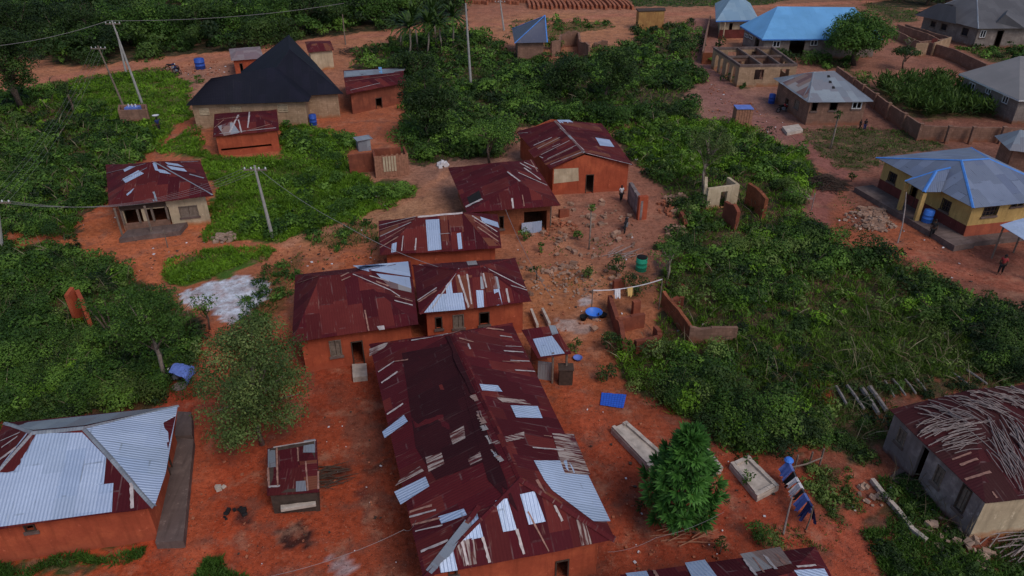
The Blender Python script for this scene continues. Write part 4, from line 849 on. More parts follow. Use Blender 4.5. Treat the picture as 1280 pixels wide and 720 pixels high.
# small patched shack
h = house('patched_shack', 'small low shack with a flat patchwork maroon roof beside a brush pile', 'shack', [(334, 560), (334, 620), (399, 615), (396, 549)], [(352, 586), (380, 583)], 1.35, 1.45, DARKWOOD, MAROON, over=.12, wob=.5)  # dark wall colour stands in for the shadow below the low roof
many(h, OLDZINC, [[(335, 562), (344, 560), (345, 584), (335, 585)], [(370, 602), (382, 601), (383, 614), (370, 615)], [(380, 551), (394, 549), (394, 566), (379, 566)]]); edges(h, [(346, 560, 347, 608), (372, 560, 373, 577), (382, 577, 385, 614), (335, 585, 336, 609), (336, 609, 350, 608), (334, 561, 395, 551), (397, 552, 398, 612)], .1); many(h, RUSTY, [[(374, 577), (396, 575), (398, 613), (384, 614)]])
m_ = MB()
for i in range(6):
    y0 = i*.09; a_ = at(349, 628-i*1.0, 1.2-i*.05)+Vector((0, 0, -.5)); b_ = at(393, 621-i*1.0, 1.2-i*.05)+Vector((0, 0, -.5)); m_.bar(a_, b_, .1, .16)
m_.build('plank_front', TOMB, h.root)
# lean-to beside the long house
E_ = [at(652, 412, 2.5), at(672, 447, 2.2), at(714, 443, 2.1), at(694, 407, 2.4)]; root = thing('lean_to', 'lean-to shelter with half silver roof on posts against the long house', 'shelter', (E_[1].x, E_[1].y, 0)); R = Roof([[E_[1], E_[2], E_[3], E_[0]]], root, MAROON)
many(R, ZINC, [[(666, 424), (690, 420), (706, 442), (676, 446)]]); R.sheet([(686, 407), (694, 407), (698, 417), (690, 419)], OLDZINC)
for q in ((690, 479), (707, 476)): m_ = MB(); p = at(*q); m_.tube([p, p+Vector((0, 0, 2.2))], .07); m_.build('post', WOOD, root)
m_ = MB(); a_ = at(672, 474); b_ = at(689, 476); m_.hexa([a_, b_, b_+Vector((0, .06, 0)), a_+Vector((0, .06, 0))], [x+Vector((0, 0, 1.3)) for x in (a_, b_, b_+Vector((0, .06, 0)), a_+Vector((0, .06, 0)))]); m_.build('screen', OLDZINC, root)
m_ = MB(); a_ = at(664, 452); b_ = at(684, 450); wall_run(m_, a_, b_, 0, 1.6, .15); m_.build('mud_wall', MUDR, root)
m_ = MB(); c_ = at(707, 482); m_.box(c_+Vector((0, .3, .55)), (.8, .6, 1.1)); m_.box(c_+Vector((0, .3, 1.13)), (.9, .7, .06)); m_.build('cupboard', DARKWOOD, root)

# ---------------------------------------------------------------- free-standing walls and ruins
def ragged_wall(name, label, cat, pts, h_, mat, t=.25, rag=.35, ops=(), top='px', group=None, coping=None, parent=None, step=.45, hs=None):
    """polyline of px points read at the wall top (height h_) or at the ground"""
    P = [at(p[0], p[1], h_ if top == 'px' else 0) for p in pts]; c = sum(P, Vector())/len(P); root = None
    m = MB(); sgn = 1
    for i in range(len(P)-1):
        a = Vector((P[i].x, P[i].y, 0)); b = Vector((P[i+1].x, P[i+1].y, 0)); L = (b-a).length; d = (b-a)/L; n = Vector((-d.y, d.x, 0))*t; k = max(1, int(L/step)); st = t if i > 0 else 0
        if i > 0 and L > t*2: a = a+d*.0
        hh = lambda u: max(.25, (h_ if hs is None else hs[i]+(hs[i+1]-hs[i])*u/L)*(1-rag*float(fbm((a.x+u*d.x)*1.1, (a.y+u*d.y)*1.1, 17+i, 3))*1.2+rag*.35)) if rag else h_
        us = [L*j/k for j in range(k+1)]; hs_ = [hh(u) for u in us]
        off = Vector((0, 0, 0)) if i % 2 == 0 else n*.011+d*.004
        for j in range(k):
            p, q = a+d*us[j]+off, a+d*us[j+1]+off; z0 = Vector((0, 0, -.15)); z1 = Vector((0, 0, hs_[j]+i*.003)); z2 = Vector((0, 0, hs_[j+1]+i*.003))
            m.face([p+z0, q+z0, q+z2, p+z1], [(us[j], 0), (us[j+1], 0), (us[j+1], hs_[j+1]), (us[j], hs_[j])]); m.face([q+n+z0, p+n+z0, p+n+z1, q+n+z2], [(us[j+1], 0), (us[j], 0), (us[j], hs_[j]), (us[j+1], hs_[j+1])]); m.face([p+z1, q+z2, q+n+z2, p+n+z1])
            if j == 0: m.face([p+n+z0, p+z0, p+z1, p+n+z1])
            if j == k-1: m.face([q+z0, q+n+z0, q+n+z2, q+z2])
    if parent is not None: return m.build(name, mat, parent)
    o = alone(m, name, mat, label, cat, group); return o
RW = 'compound walls and ruins between the bushes'
# ruined room with doorway at (905,240)
root = thing('ruined_room', 'roofless pale mud room with a dark doorway, sunk in bushes', 'ruin', at(905, 262), RW)
m_ = MB(); a_ = at(886, 236, 2.0); b_ = at(925, 231, 2.0); u0, _ = on_wall(a_, b_, 900, 250); u1, _ = on_wall(a_, b_, 908, 250); wall_run(m_, a_, b_, -.1, 2.0, .25, [(u0, u1, 0.02, 1.55)])
c_ = at(881, 221, 2.0); wall_run(m_, Vector((c_.x, c_.y, 0)), Vector((a_.x-.3, a_.y+.27, 0)), -.1, 2.02, .25); c2 = at(912, 221, 2.0); wall_run(m_, b_+Vector((0, .28, 0)), c2, -.1, 1.98, .25); m_.build('wall', CREAM, root)
ragged_wall('mud_wall_stub', 'rounded red mud wall stub beside the pale roofless room', 'wall', [(906, 249), (916, 256), (922, 262)], 2.0, MUDR, .3, .3, group=RW)
ragged_wall('leaning_mud_wall', 'lone brown mud wall slab, right of the pale roofless room', 'wall', [(935, 228), (946, 236), (957, 247)], 2.0, MUDB, .3, .12, group=RW)
ragged_wall('burnt_yard_wall', 'blackened low wall with orange end beside the gabled house', 'wall', [(786, 227), (792, 236), (800, 250)], 1.9, GREYPL, .3, .15, group=RW)
ragged_wall('orange_wall_end', 'upright orange mud wall end joined to the blackened wall', 'wall', [(800, 246), (811, 245)], 2.2, MUD, .4, .1, group=RW)
ragged_wall('roofless_mud_room', 'low red mud walls of a roofless two-room ruin under the washing line', 'ruin', [(760, 366), (769, 396), (773, 400), (779, 430)], 1.1, MUDR, .28, .3, group=RW)
ragged_wall('ruin_cross_wall', 'red mud cross wall dividing the roofless ruin', 'wall', [(775, 399), (790, 395), (807, 392)], 1.1, MUDR, .28, .25, group=RW)
ragged_wall('curved_ruin_wall', 'curved broken mud wall closing the ruin on its lower right', 'wall', [(817, 405), (822, 413), (822, 418), (806, 420), (793, 424)], 1.0, MUDR, .28, .4, group=RW)
ragged_wall('ruin_stub', 'single rounded mud stub inside the ruin, under the yellow cloth', 'wall', [(793, 376), (802, 374)], 1.2, MUDR, .3, .5, group=RW)
ragged_wall('block_wall', 'long thin block wall running down to the pale low wall', 'wall', [(828, 364), (840, 379), (848, 388), (862, 408)], 1.2, MUDB, .22, .15, group=RW)
ragged_wall('low_pale_wall', 'low pale broken wall among dark green bushes, right of the ruin', 'wall', [(863, 409), (890, 410), (923, 409)], 1.2, BROWNBLOCK, .25, .25, group=RW)
ragged_wall('mud_fragment', 'short red mud fragment beside the thin block wall', 'wall', [(841, 374), (850, 370), (855, 371)], 1.0, MUDR, .25, .3, group=RW)
ragged_wall('leaning_orange_slab', 'lone leaning orange mud slab standing in the left thicket', 'wall', [(83, 366), (92, 359), (98, 372)], 2.6, MUD, .25, .35, group=RW)
ragged_wall('half_wall', 'brown half wall closing the yard left of the small boarded shed', 'wall', [(435, 194), (466, 191)], 1.9, MUDR, .25, .05, group=RW)
root = thing('boarded_shed', 'small shed of vertical rusty boards with pale middle strip', 'shed', at(490, 222)); m_ = MB()
a_ = at(470, 223); b_ = at(512, 219); d_ = (b_-a_).normalized(); n_ = Vector((-d_.y, d_.x, 0)); L_ = (b_-a_).length
for i in range(14): u = L_*(i+.5)/14; m_.box(a_+d_*u+Vector((0, 0, 1.1+.06*math.sin(i*3)))+n_*.02*(i % 2), (L_/14*.94, .04, 2.2), math.atan2(d_.y, d_.x))
m_.build('board_front', REDWOOD, root); m_ = MB()
for i in range(5): u = L_*(.28+.08*i); m_.box(a_+d_*u+Vector((0, 0, 1.35))-n_*.05, (L_/14*.8, .03, 1.5), math.atan2(d_.y, d_.x))
m_.build('pale_boards', CREAM, root); m_ = MB(); wall_run(m_, a_+n_*.15, a_+n_*2.6, 0, 2.0, .2, inner_left=False); wall_run(m_, b_+n_*.15-d_*.2, b_+n_*2.6-d_*.2, 0, 2.0, .2, inner_left=False); wall_run(m_, a_+n_*2.4+d_*.2, b_+n_*2.4-d_*.42, 0, 2.0, .2); m_.build('side_walls', MUDR, root)
# tilted small kiosk roof behind it
m_ = MB(); c_ = at(455, 187); m_.box(c_+Vector((0, 0, .6)), (1.3, 1.0, 1.2), .4); m_.box(c_+Vector((0, 0, 1.25)), (1.7, 1.3, .07), .5); alone(m_, 'tilted_hen_house', OLDZINC, 'small tilted grey hen house behind the boarded shed', 'hen house')
# outer walls upper right
CW = 'block compound walls, upper right'
ragged_wall('compound_wall', 'long brick compound wall running diagonally left of the maize', 'wall', [(1046, 83), (1080, 107), (1112, 130), (1152, 156)], 1.7, BROWNBLOCK, .22, .03, group=CW)
ragged_wall('compound_wall', 'short brick compound wall in panels below the maize', 'wall', [(1153, 157), (1200, 159), (1262, 160), (1420, 164)], 1.6, BROWNBLOCK, .22, .03, group=CW)
for p_ in ((1068, 98), (1080, 107), (1096, 118), (1112, 130), (1132, 143), (1152, 156), (1188, 159), (1218, 160), (1256, 160)):
    m_ = MB(); q = at(p_[0], p_[1], 1.75); m_.box((q.x, q.y-.02, .92), (.34, .34, 1.85)); m_.box((q.x, q.y-.02, 1.88), (.42, .42, .07)); o = alone(m_, 'wall_pillar', BROWNBLOCK, 'low block pillar set along the brick compound wall by the maize', 'pillar', 'pillars along the compound wall')
ragged_wall('compound_wall', 'brick compound wall below the grey many-hipped house', 'wall', [(1162, 53), (1192, 61), (1233, 80)], 1.7, BROWNBLOCK, .22, .05, group=CW)
ragged_wall('unfinished_room_walls', 'maze of low unfinished brick rooms beside the round dark tree', 'ruin', [(1112, 34), (1150, 52), (1190, 47), (1133, 30)], 1.4, BROWNBLOCK, .22, .12, group=CW)
ragged_wall('unfinished_room_divider', 'inner brick divider of the low unfinished rooms', 'wall', [(1122, 30), (1160, 42), (1175, 50)], 1.4, BROWNBLOCK, .22, .12, group=CW)
ragged_wall('gate_wall', 'short pale brick wall with red metal gate', 'wall', [(1146, 54), (1161, 54)], 1.9, BLOCK, .22, .03, group=CW)
root = thing('metal_gate', 'dull red metal gate between pale brick walls', 'gate', at(1164, 64)); m_ = MB(); a_ = at(1161, 64); b_ = at(1168, 64); m_.hexa([a_, b_, b_+Vector((0, .08, 0)), a_+Vector((0, .08, 0))], [x+Vector((0, 0, 1.9)) for x in (a_, b_, b_+Vector((0, .08, 0)), a_+Vector((0, .08, 0)))]); m_.build('gate_leaf', MAROONP, root)
ragged_wall('gate_wall', 'pale square brick wall end right of the red gate', 'wall', [(1169, 54), (1190, 46)], 1.9, BLOCK, .22, .03, group=CW)
ragged_wall('narrow_alley_wall', 'narrow brown wall climbing beside the pale blue roofed house', 'wall', [(880, 64), (884, 42), (889, 20)], 1.7, BROWNBLOCK, .25, .04, group=CW)
ragged_wall('low_front_wall', 'short mud wall across the end of the narrow alley wall', 'wall', [(879, 66), (894, 66)], 1.6, MUDB, .25, .05, group=CW)
# brick ruins beside the slate roof
ragged_wall('brick_ruin', 'broken tan brick walls right of the slate blue roof', 'ruin', [(690, 52), (700, 50), (703, 40), (722, 38), (724, 50), (736, 54)], 2.4, BROWNBLOCK, .3, .35)
ragged_wall('brick_ruin', 'lower crumbled brick wall beyond the tan brick ruin', 'ruin', [(744, 54), (752, 50), (760, 50)], 1.5, BROWNBLOCK, .3, .5)
# roofless block house with ring beam
E_ = [at(p[0], p[1], 2.9) for p in ((892, 59), (925, 81), (997, 80), (966, 58))]; c_ = sum(E_, Vector())/4; root = thing('roofless_block_house', 'roofless block house shell with a grey ring beam', 'building', (c_.x, c_.y, 0)); m_ = MB(); bm_ = MB()
pl = {0: [(.12, .24), (.32, .42), (.55, .66), (.76, .88)], 1: [(.28, .44), (.72, .88)], 2: [(.3, .45), (.65, .8)], 3: [(.2, .35), (.6, .75)]}
for i in range(4):
    a, b = E_[i], E_[(i+1) % 4]; L = (b-a).length; wall_run(m_, a, b-(b-a).normalized()*.22, -.1, 2.6, .22, [(L*u0, L*u1, .9 if i != 0 else .05, 2.25) for u0, u1 in pl[i]])
    d = (b-a).normalized(); n = Vector((-d.y, d.x, 0)); q0 = Vector((a.x, a.y, 2.604)); q1 = Vector((b.x, b.y, 2.604))-d*.3; bm_.hexa([q0-n*.04, q1-n*.04, q1+n*.26, q0+n*.26], [x+Vector((0, 0, .3)) for x in (q0-n*.04, q1-n*.04, q1+n*.26, q0+n*.26)])
m_.build('wall', BLOCK, root); bm_.build('ring_beam', CEMENT, root); m_ = MB(); bm_ = MB()
for (a, b) in ((E_[0].lerp(E_[1], .5), E_[3].lerp(E_[2], .5)), (E_[0].lerp(E_[3], .4), E_[1].lerp(E_[2], .4)), (E_[0].lerp(E_[3], .72), E_[1].lerp(E_[2], .72))):
    d = (b-a).normalized(); a = a+d*.3; b = b-d*.35; L = (b-a).length; wall_run(m_, a, b, -.1, 2.57+random.random()*.02, .2, [(L*.2, L*.35, .05, 2.1), (L*.6, L*.75, .05, 2.1)]); bm_.bar(Vector((a.x, a.y, 2.72+random.random()*.03)), Vector((b.x, b.y, 2.74)), .24, .26)
m_.build('inner_wall', BROWNBLOCK, root); bm_.build('inner_beam', CEMENT, root); EXCL.append([(e.x, e.y) for e in E_])
# enclosure round the transformer
root = thing('transformer_enclosure', 'square low brick pen round the transformer at the foot of twin poles', 'enclosure', at(166, 148)); m_ = MB(); E_ = [at(148, 131, 1.5), at(147, 138, 1.5), at(184, 137, 1.5), at(183, 130, 1.5)]
for i in range(4): a, b = E_[i], E_[(i+1) % 4]; wall_run(m_, a, b-(b-a).normalized()*.2, -.1, 1.5, .2)
m_.build('wall', BROWNBLOCK, root); EXCL.append([(e.x, e.y) for e in E_]); c_ = sum(E_, Vector())/4
root = thing('transformer', 'pale blue-white transformer with bushings inside the brick pen', 'transformer', (c_.x, c_.y, 0)); m_ = MB(); m_.box((c_.x, c_.y, .9), (1.5, 1.0, 1.3)); m_.box((c_.x, c_.y, .12), (1.8, 1.2, .24))
for i in range(8): m_.box((c_.x-.66+i*.19, c_.y-.6, .85), (.05, .2, 1.0))
m_.build('tank', LBLUEC, root)
for i in range(3): m_ = MB(); m_.lathe((c_.x-.4+i*.4, c_.y, 1.55), [(.05, 0), (.1, .05), (.05, .1), (.1, .15), (.05, .2), (.09, .25), (.03, .34)]); m_.build('bushing', WHITE, root)

# ---------------------------------------------------------------- slabs, steps, beams
def prism(name, mat, px, h_, label=None, cat=None, parent=None, z0=-.08, group=None, lift=0):
    P = [at(p[0], p[1], h_+lift) for p in px]; m = MB()
    if len(P) == 4:
        if (P[1]-P[0]).cross(P[2]-P[0]).z < 0: P = P[::-1]
        m.hexa([Vector((p.x, p.y, z0+lift)) for p in P], P)
    if parent is not None: return m.build(name, mat, parent)
    return alone(m, name, mat, label, cat, group)
prism('verandah_slab', CEMENT, [(219, 546), (242, 549), (229, 676), (194, 678)], .45, 'long bare cement verandah slab along the zinc roof house', 'slab')
prism('step_block', CEMENT, [(222, 514), (239, 515), (240, 544), (218, 545)], .6, 'square brown cement block at the top of the long verandah slab', 'step')
prism('door_step', TOMB, [(440, 455), (458, 454), (459, 470), (441, 472)], .35, 'pale rounded doorstep below a dark doorway of the paired houses', 'step')
# graves: raised cement slabs with rims
def tomb(px, h_, label, broken=False):
    P = [at(p[0], p[1], h_) for p in px]; P = P if (P[1]-P[0]).cross(P[2]-P[0]).z > 0 else P[::-1]
    c = sum(P, Vector())/4; root = thing('tomb_slab', label, 'tomb', (c.x, c.y, 0), 'raised cement tomb slabs'); m = MB()
    m.hexa([Vector((p.x, p.y, -.08)) for p in P], [Vector((p.x, p.y, h_-.03)) for p in P]); m.build('base', TOMB, root)
    for i in range(4):
        a, b = P[i], P[(i+1) % 4]; d = (b-a).normalized(); n = Vector((-d.y, d.x, 0)); a = a+n*.13; b = b+n*.13-d*.26
        if broken and i == 2: b = a.lerp(b, .4)
        m = MB(); k = 6; pts = [a.lerp(b, j/k) for j in range(k+1)]
        for j in range(k): m.bar((pts[j].x, pts[j].y, h_+.02+.03*random.random()), (pts[j+1].x, pts[j+1].y, h_+.02+.03*random.random()), .2, .14)
        m.build('rim', TOMB, root)
    return root
tomb([(764, 535), (783, 527), (835, 572), (812, 585)], .34, 'cracked pale tomb slab half hidden by the emerald tree', True)
tomb([(912, 580), (935, 570), (974, 608), (947, 622)], .3, 'pale rimmed tomb slab with rubbish inside, right of the emerald tree')
m_ = MB(); m_.bar(at(880, 560, .12), at(901, 587, .12), .25, .25); m_.bar(at(900, 588, .12), at(888, 592, .12), .25, .25); alone(m_, 'angled_beam', TOMB, 'pale L-shaped cement kerb lying between tree and tomb', 'kerb')
for (a, b), l_ in ((((664, 388), (672, 408)), 'left of two parallel pale planks beside the paired houses'), (((678, 387), (687, 406)), 'right of two parallel pale planks beside the paired houses')):
    m_ = MB(); m_.bar(at(*a, .3), at(*b, .3), .16, .3); alone(m_, 'plank_rail', TOMB, l_, 'rail')
prism('well_cover', TOMB, [(978, 158), (998, 155), (1004, 162), (984, 166)], .35, 'flat pale cement cover left of the patched roof house', 'cover')
# rough beams by the stick covered house
def poles_set(lst, mat, rad, name, label, cat, group, h0=.15):
    for i, (a, b) in enumerate(lst):
        m_ = MB(); A = at(*a, h0); B = at(*b, h0+.1); mid = A.lerp(B, .5)+Vector((.01, .01, .02)); m_.tube([A, mid, B], [rad, rad*.95, rad*.85], 6); alone(m_, name, mat, label, cat, group)
poles_set([((1045, 483), (1058, 505)), ((1059, 482), (1080, 511))], BEAM, .10, 'fallen_beam', 'rough pale beam of the left pair lying beside the stick covered house', 'beam', 'pale beams leaning beside the stick covered house')
poles_set([((1077, 485), (1098, 517)), ((1087, 484), (1108, 513))], BEAM, .15, 'fallen_beam', 'thick pale beam of the second pair beside the stick covered house', 'beam', 'pale beams leaning beside the stick covered house')
poles_set([((1106, 476), (1118, 496)), ((1116, 474), (1132, 494)), ((1131, 474), (1145, 492)), ((1145, 473), (1158, 489))], BEAM, .07, 'fallen_beam', 'thin pale beam of the middle four behind the stick covered house', 'beam', 'pale beams leaning beside the stick covered house')
poles_set([((1190, 466), (1210, 480)), ((1206, 461), (1234, 480))], BEAM, .07, 'fallen_beam', 'thin pale beam of the far right pair behind the stick covered house', 'beam', 'pale beams leaning beside the stick covered house')
# sticks strewn over the roof
def on_roof(R, px, py, lift=.05):
    l = R.hit(px, py)[0]; return None if l is None else l+Vector((0, 0, lift))
SQ = random.Random(5); nst = 0; GS = 'dry sticks strewn over the maroon roof'
def stick(x0, y0, ang, ln, lab):
    a = on_roof(hs, x0, y0, .04+.1*SQ.random()); b = on_roof(hs, x0+math.cos(ang)*ln, y0+math.sin(ang)*ln, .04+.1*SQ.random())
    if a is None or b is None: return
    mid = a.lerp(b, .5)+Vector((SQ.uniform(-.12, .12), SQ.uniform(-.12, .12), .06)); m = MB(); r = SQ.uniform(.013, .03); m.tube([a, a.lerp(mid, .55)+Vector((0, 0, .03)), mid, b], [r, r, r*.9, r*.6], 5)
    alone(m, 'dry_stick', STICK, lab, 'stick', GS)
for i in range(150):
    t_ = SQ.random(); stick(1142+t_*132, 503-t_*24+SQ.uniform(-12, 18+12*t_), math.radians(SQ.uniform(10, 34)), SQ.uniform(22, 50), 'pale dry stick lying in the dense top layer along the back of the roof')
for i in range(58): stick(SQ.uniform(1140, 1200), SQ.uniform(530, 572), math.radians(SQ.uniform(-30, -4)), SQ.uniform(22, 52), 'pale crooked stick lying across the left slope of the stick covered roof')
for i in range(56): stick(SQ.uniform(1232, 1275), SQ.uniform(518, 585), math.radians(SQ.uniform(48, 68)), SQ.uniform(28, 60), 'straight dry stick lying steeply on the right part of the stick covered roof')
stick(1204, 535, math.radians(40), 75, 'longest bare pole running down the middle of the stick covered roof'); stick(1110, 518, math.radians(62), 30, 'thin stick poking past the left eave of the stick covered roof')
# brick rows drying at the top, each row a thing
BRG = 'rows of mud bricks drying by the far road'
protob = None
for i in range(24):
    x0 = 662+i*5.6; y0 = 3.5+(i % 3)*.8
    if protob is None:
        root = thing('brick_row', 'curved row of stacked mud bricks drying in the far brick yard', 'brick row', (0, 0, 0), BRG); m_ = MB()
        for j in range(16): m_.box((math.sin(j/8)*1.2, j*.62, .35), (.42, .5, .7), .1*(j % 3-1))
        m_.build('brick_stack', RUBRED, root); protob = root; r_ = root
    else: r_ = copy_tree(protob)
    p = at(x0, 10.5+(i % 3)*.8, 0); r_.location = p; r_.rotation_euler.z = .25; ORG[r_] = p
for i in range(16):
    r_ = copy_tree(protob); p = at(580+i*9.5, 3.5+(i % 4)*.9); r_.location = p; r_.rotation_euler.z = .9+.2*(i % 3); r_['label'] = 'row of stacked mud bricks in the loose left part of the far brick yard'; r_['group'] = 'loose left rows of the far brick yard'
# rubble piles
def pile(name, label, cat, px, rm, hm, n, mat, size=(.08, .3), seed=3, kind=None):
    r = random.Random(seed); c = at(*px); m = MB()
    for i in range(n):
        a = r.uniform(0, 6.28); q = rm*math.sqrt(r.random()); s_ = r.uniform(*size); z = max(.02, hm*(1-q/rm)*r.random())
        M = Matrix.Rotation(r.uniform(0, 3), 3, 'Z')@Matrix.Rotation(r.uniform(-.6, .6), 3, 'X'); m.box((c.x+q*math.cos(a), c.y+q*math.sin(a), z+s_*.3), (s_, s_*r.uniform(.5, 1), s_*r.uniform(.4, .8)), M=M)
    return alone(m, name, mat, label, cat, kind=kind)
pile('rubble_pile', 'large low heap of broken mud and stones before the bungalow', 'rubble', (1086, 278), 2.0, .45, 110, STONE, (.08, .32), 1, 'stuff')
pile('rubble_pile', 'small heap of pale stones at the edge of the trodden yard', 'rubble', (281, 299), .9, .4, 50, STONE, (.12, .4), 2, 'stuff')
pile('stone_heap', 'row of pale stones at the foot of the cream wall end', 'stones', (1196, 681), 1.5, .3, 45, STONE, (.1, .34), 4, 'stuff')
pile('stone_heap', 'small pale stones beside the ditch edge, left of the stick covered house', 'stones', (1090, 620), .7, .2, 22, STONE, (.1, .3), 5, 'stuff')
pile('rubble_pile', 'reddish rubble strewn in a gap of the bushes', 'rubble', (846, 262), 1.8, .4, 60, RUBRED, (.1, .4), 6, 'stuff')
pile('rubble_pile', 'loose rubble beside the mud brick wall of the broken-cornered house', 'rubble', (698, 285), 1.6, .25, 70, RUBRED, (.08, .25), 7, 'stuff')
pile('rubble_pile', 'pale scattered rubble on the eroded slope beside the yard', 'rubble', (706, 352), 2.6, .2, 120, STONE, (.06, .2), 8, 'stuff')
pile('white_sack', 'crumpled white sack on bare earth behind the broken-cornered house', 'sack', (553, 208), .5, .4, 12, WHITEC, (.3, .6), 9)
pile('brush_heap', 'dark rubbish heap right of the ruined tomb row', 'rubbish', (1018, 215), .1, .1, 3, DARKWOOD, (.1, .2), 10)
pile('cooking_spot', 'black pot stones and ash on red earth, lower left', 'rubbish', (294, 643), .5, .2, 14, CHAR, (.1, .3), 11)
pile('cement_lump', 'single pale lump of cement on the red earth', 'stone', (276, 611), .15, .1, 3, TOMB, (.2, .3), 12)
def brush(name, label, px, rm, n, mat, ln=1.6, seed=1, flat=.25, ang=None):
    r = random.Random(seed); c = at(*px); m = MB()
    for i in range(n):
        a = r.uniform(0, 6.28) if ang is None else ang+r.uniform(-.35, .35); q = rm*math.sqrt(r.random()); th = r.uniform(0, 6.28); x, y = c.x+q*math.cos(th), c.y+q*math.sin(th); z = .05+flat*(1-q/rm)*2*r.random(); l = ln*r.uniform(.5, 1.2)
        m.tube([(x-math.cos(a)*l/2, y-math.sin(a)*l/2, z), (x, y, z+.05+r.uniform(0, .1)), (x+math.cos(a)*l/2, y+math.sin(a)*l/2, z+r.uniform(-.03, .2))], [.03, .03, .015], 4)
    return alone(m, name, mat, label, 'brushwood')
brush('brush_pile', 'dark round pile of cut brushwood by the footpath', (1033, 231), 1.6, 220, DARKWOOD, 1.7, 2, .6)
brush('brush_pile', 'tangled brush beside the small patched shack', (412, 598), .8, 34, DARKWOOD, 1.3, 3, .15, .1)
brush('log_pile', 'reddish split logs stacked under the emerald tree', (856, 663), .9, 26, REDWOOD, 1.7, 4, .3, .15)
brush('stick_pile', 'loose sticks fallen at the foot of the cream wall end', (1272, 676), 1.4, 40, STICK, 2.2, 5, .2, .35)
brush('stick_pile', 'sticks and a plank lying on the bare yard behind the green barrel', (778, 318), .9, 14, STICK, 1.8, 6, .1, .6)
brush('stick_pile', 'brushwood heaped in front of the far maroon hut', (440, 66), 2.2, 80, DARKWOOD, 2.4, 7, .5)
# crude bench / trestle
root = thing('stick_rack', 'low rack of crooked poles behind the washing', 'rack', at(1005, 585)); m_ = MB()
for dz, o_ in ((.35, 0), (.75, .1), (1.05, .05)): m_.tube([at(990, 584, dz), at(1008, 580, dz+.03), at(1028, 572, dz+o_)], .04, 5)
m_.build('rail', WOOD, root)
for q in ((992, 590), (1010, 586), (1024, 582)): m_ = MB(); p = at(*q); m_.tube([p, p+Vector((0, 0, 1.15))], .05, 5); m_.build('post', WOOD, root)
# washing line, lower right
root = thing('washing_line', 'rope line on crooked posts, lower right', 'washing line', at(1000, 640)); A = at(986, 576, 1.5); B = at(1016, 634, 1.5)
for q in (A, B): m_ = MB(); m_.tube([(q.x, q.y, 0), (q.x+.04, q.y, .8), (q.x, q.y, 1.55)], .04, 5); m_.build('post', WOOD, root)
m_ = MB(); m_.tube([A, A.lerp(B, .5)-Vector((0, 0, .1)), B], .012, 4); m_.build('rope', WIRE, root)
def cloth(name, label, A, B, u0, u1, drop, mat, group='clothes drying on the lower right line', seed=0, sag=.1):
    d = B-A; m = MB(); n = 8; k = 6; side = Vector((-d.y, d.x, 0)).normalized(); r = random.Random(seed+int(u0*100)); ph = r.random()*6
    def P(i, j, s):
        u = u0+(u1-u0)*i/n; top = A+d*u-Vector((0, 0, sag*4*u*(1-u))); w = math.sin(i*1.7+ph)*.06*j/k
        return top+side*(s*(.05+.32*j/k)+w)-Vector((0, 0, drop*(j/k)*(1+.12*math.sin(i+ph))*(1 if s > 0 else .8)-.02))
    for s in (-1, 1):
        for i in range(n):
            for j in range(k): m.face([P(i, j, s), P(i+1, j, s), P(i+1, j+1, s), P(i, j+1, s)])
    for i in range(n): m.face([P(i, 0, -1), P(i+1, 0, -1), P(i+1, 0, 1), P(i, 0, 1)])
    return alone(m, name, mat, label, 'laundry', group, smooth=False)
cloth('hanging_cloth', 'pale blue shirt at the upper end of the lower right line', A, B, 0, .22, .8, LBLUEC); m_ = MB(); m_.lathe((A.x, A.y, 1.55), [(.02, -.12), (.2, -.1), (.23, .0), (.15, .1), (.02, .14)], 10); alone(m_, 'cloth_bundle', BRIGHTB, 'bright blue bundle on the top post of the line', 'bundle')
cloth('hanging_cloth', 'black cloth hanging second on the lower right line', A, B, .23, .33, .9, BLACKC); cloth('hanging_cloth', 'pinkish white cloth in the middle of the lower right line', A, B, .34, .44, .6, WHITEC); cloth('hanging_cloth', 'white square cloth in the middle of the lower right line', A, B, .46, .58, .8, WHITEC)
cloth('hanging_cloth', 'short black cloth beside the white square', A, B, .6, .68, .6, BLACKC); cloth('hanging_cloth', 'large blue wrapper on the lower part of the line', A, B, .69, .86, 1.0, LBLUEC); cloth('hanging_cloth', 'navy wrapper hanging last at the bottom of the line', A, B, .87, 1.0, 1.1, NAVYC)
m_ = MB(); p = at(979, 668); m_.tube([p, at(984, 645, .9), at(990, 622, 1.9)], [.05, .045, .035], 6); alone(m_, 'leaning_pole', STICK, 'leaning pale pole left of the lower washing line', 'pole')
# upper washing line
root = thing('washing_line', 'white rope line sagging above the roofless ruin', 'washing line', at(770, 375)); A = at(741, 363, 1.6); B = at(828, 349, 2.4)
for q in (A, B): m_ = MB(); m_.tube([(q.x, q.y, 0), (q.x, q.y, q.z+.05)], .04, 5); m_.build('post', WOOD, root)
m_ = MB(); m_.tube([A+(B-A)*(i/8)-Vector((0, 0, 4*.25*(i/8)*(1-i/8))) for i in range(9)], .035, 5); m_.build('rope', WHITEC, root)
GC = 'cloths drying on the upper line'
cloth('hanging_cloth', 'small white cloth on the upper washing line', A, B, .32, .40, .6, WHITEC, GC, sag=.25); cloth('hanging_cloth', 'small yellow cloth on the upper washing line', A, B, .50, .58, .6, YELC, GC, sag=.25)
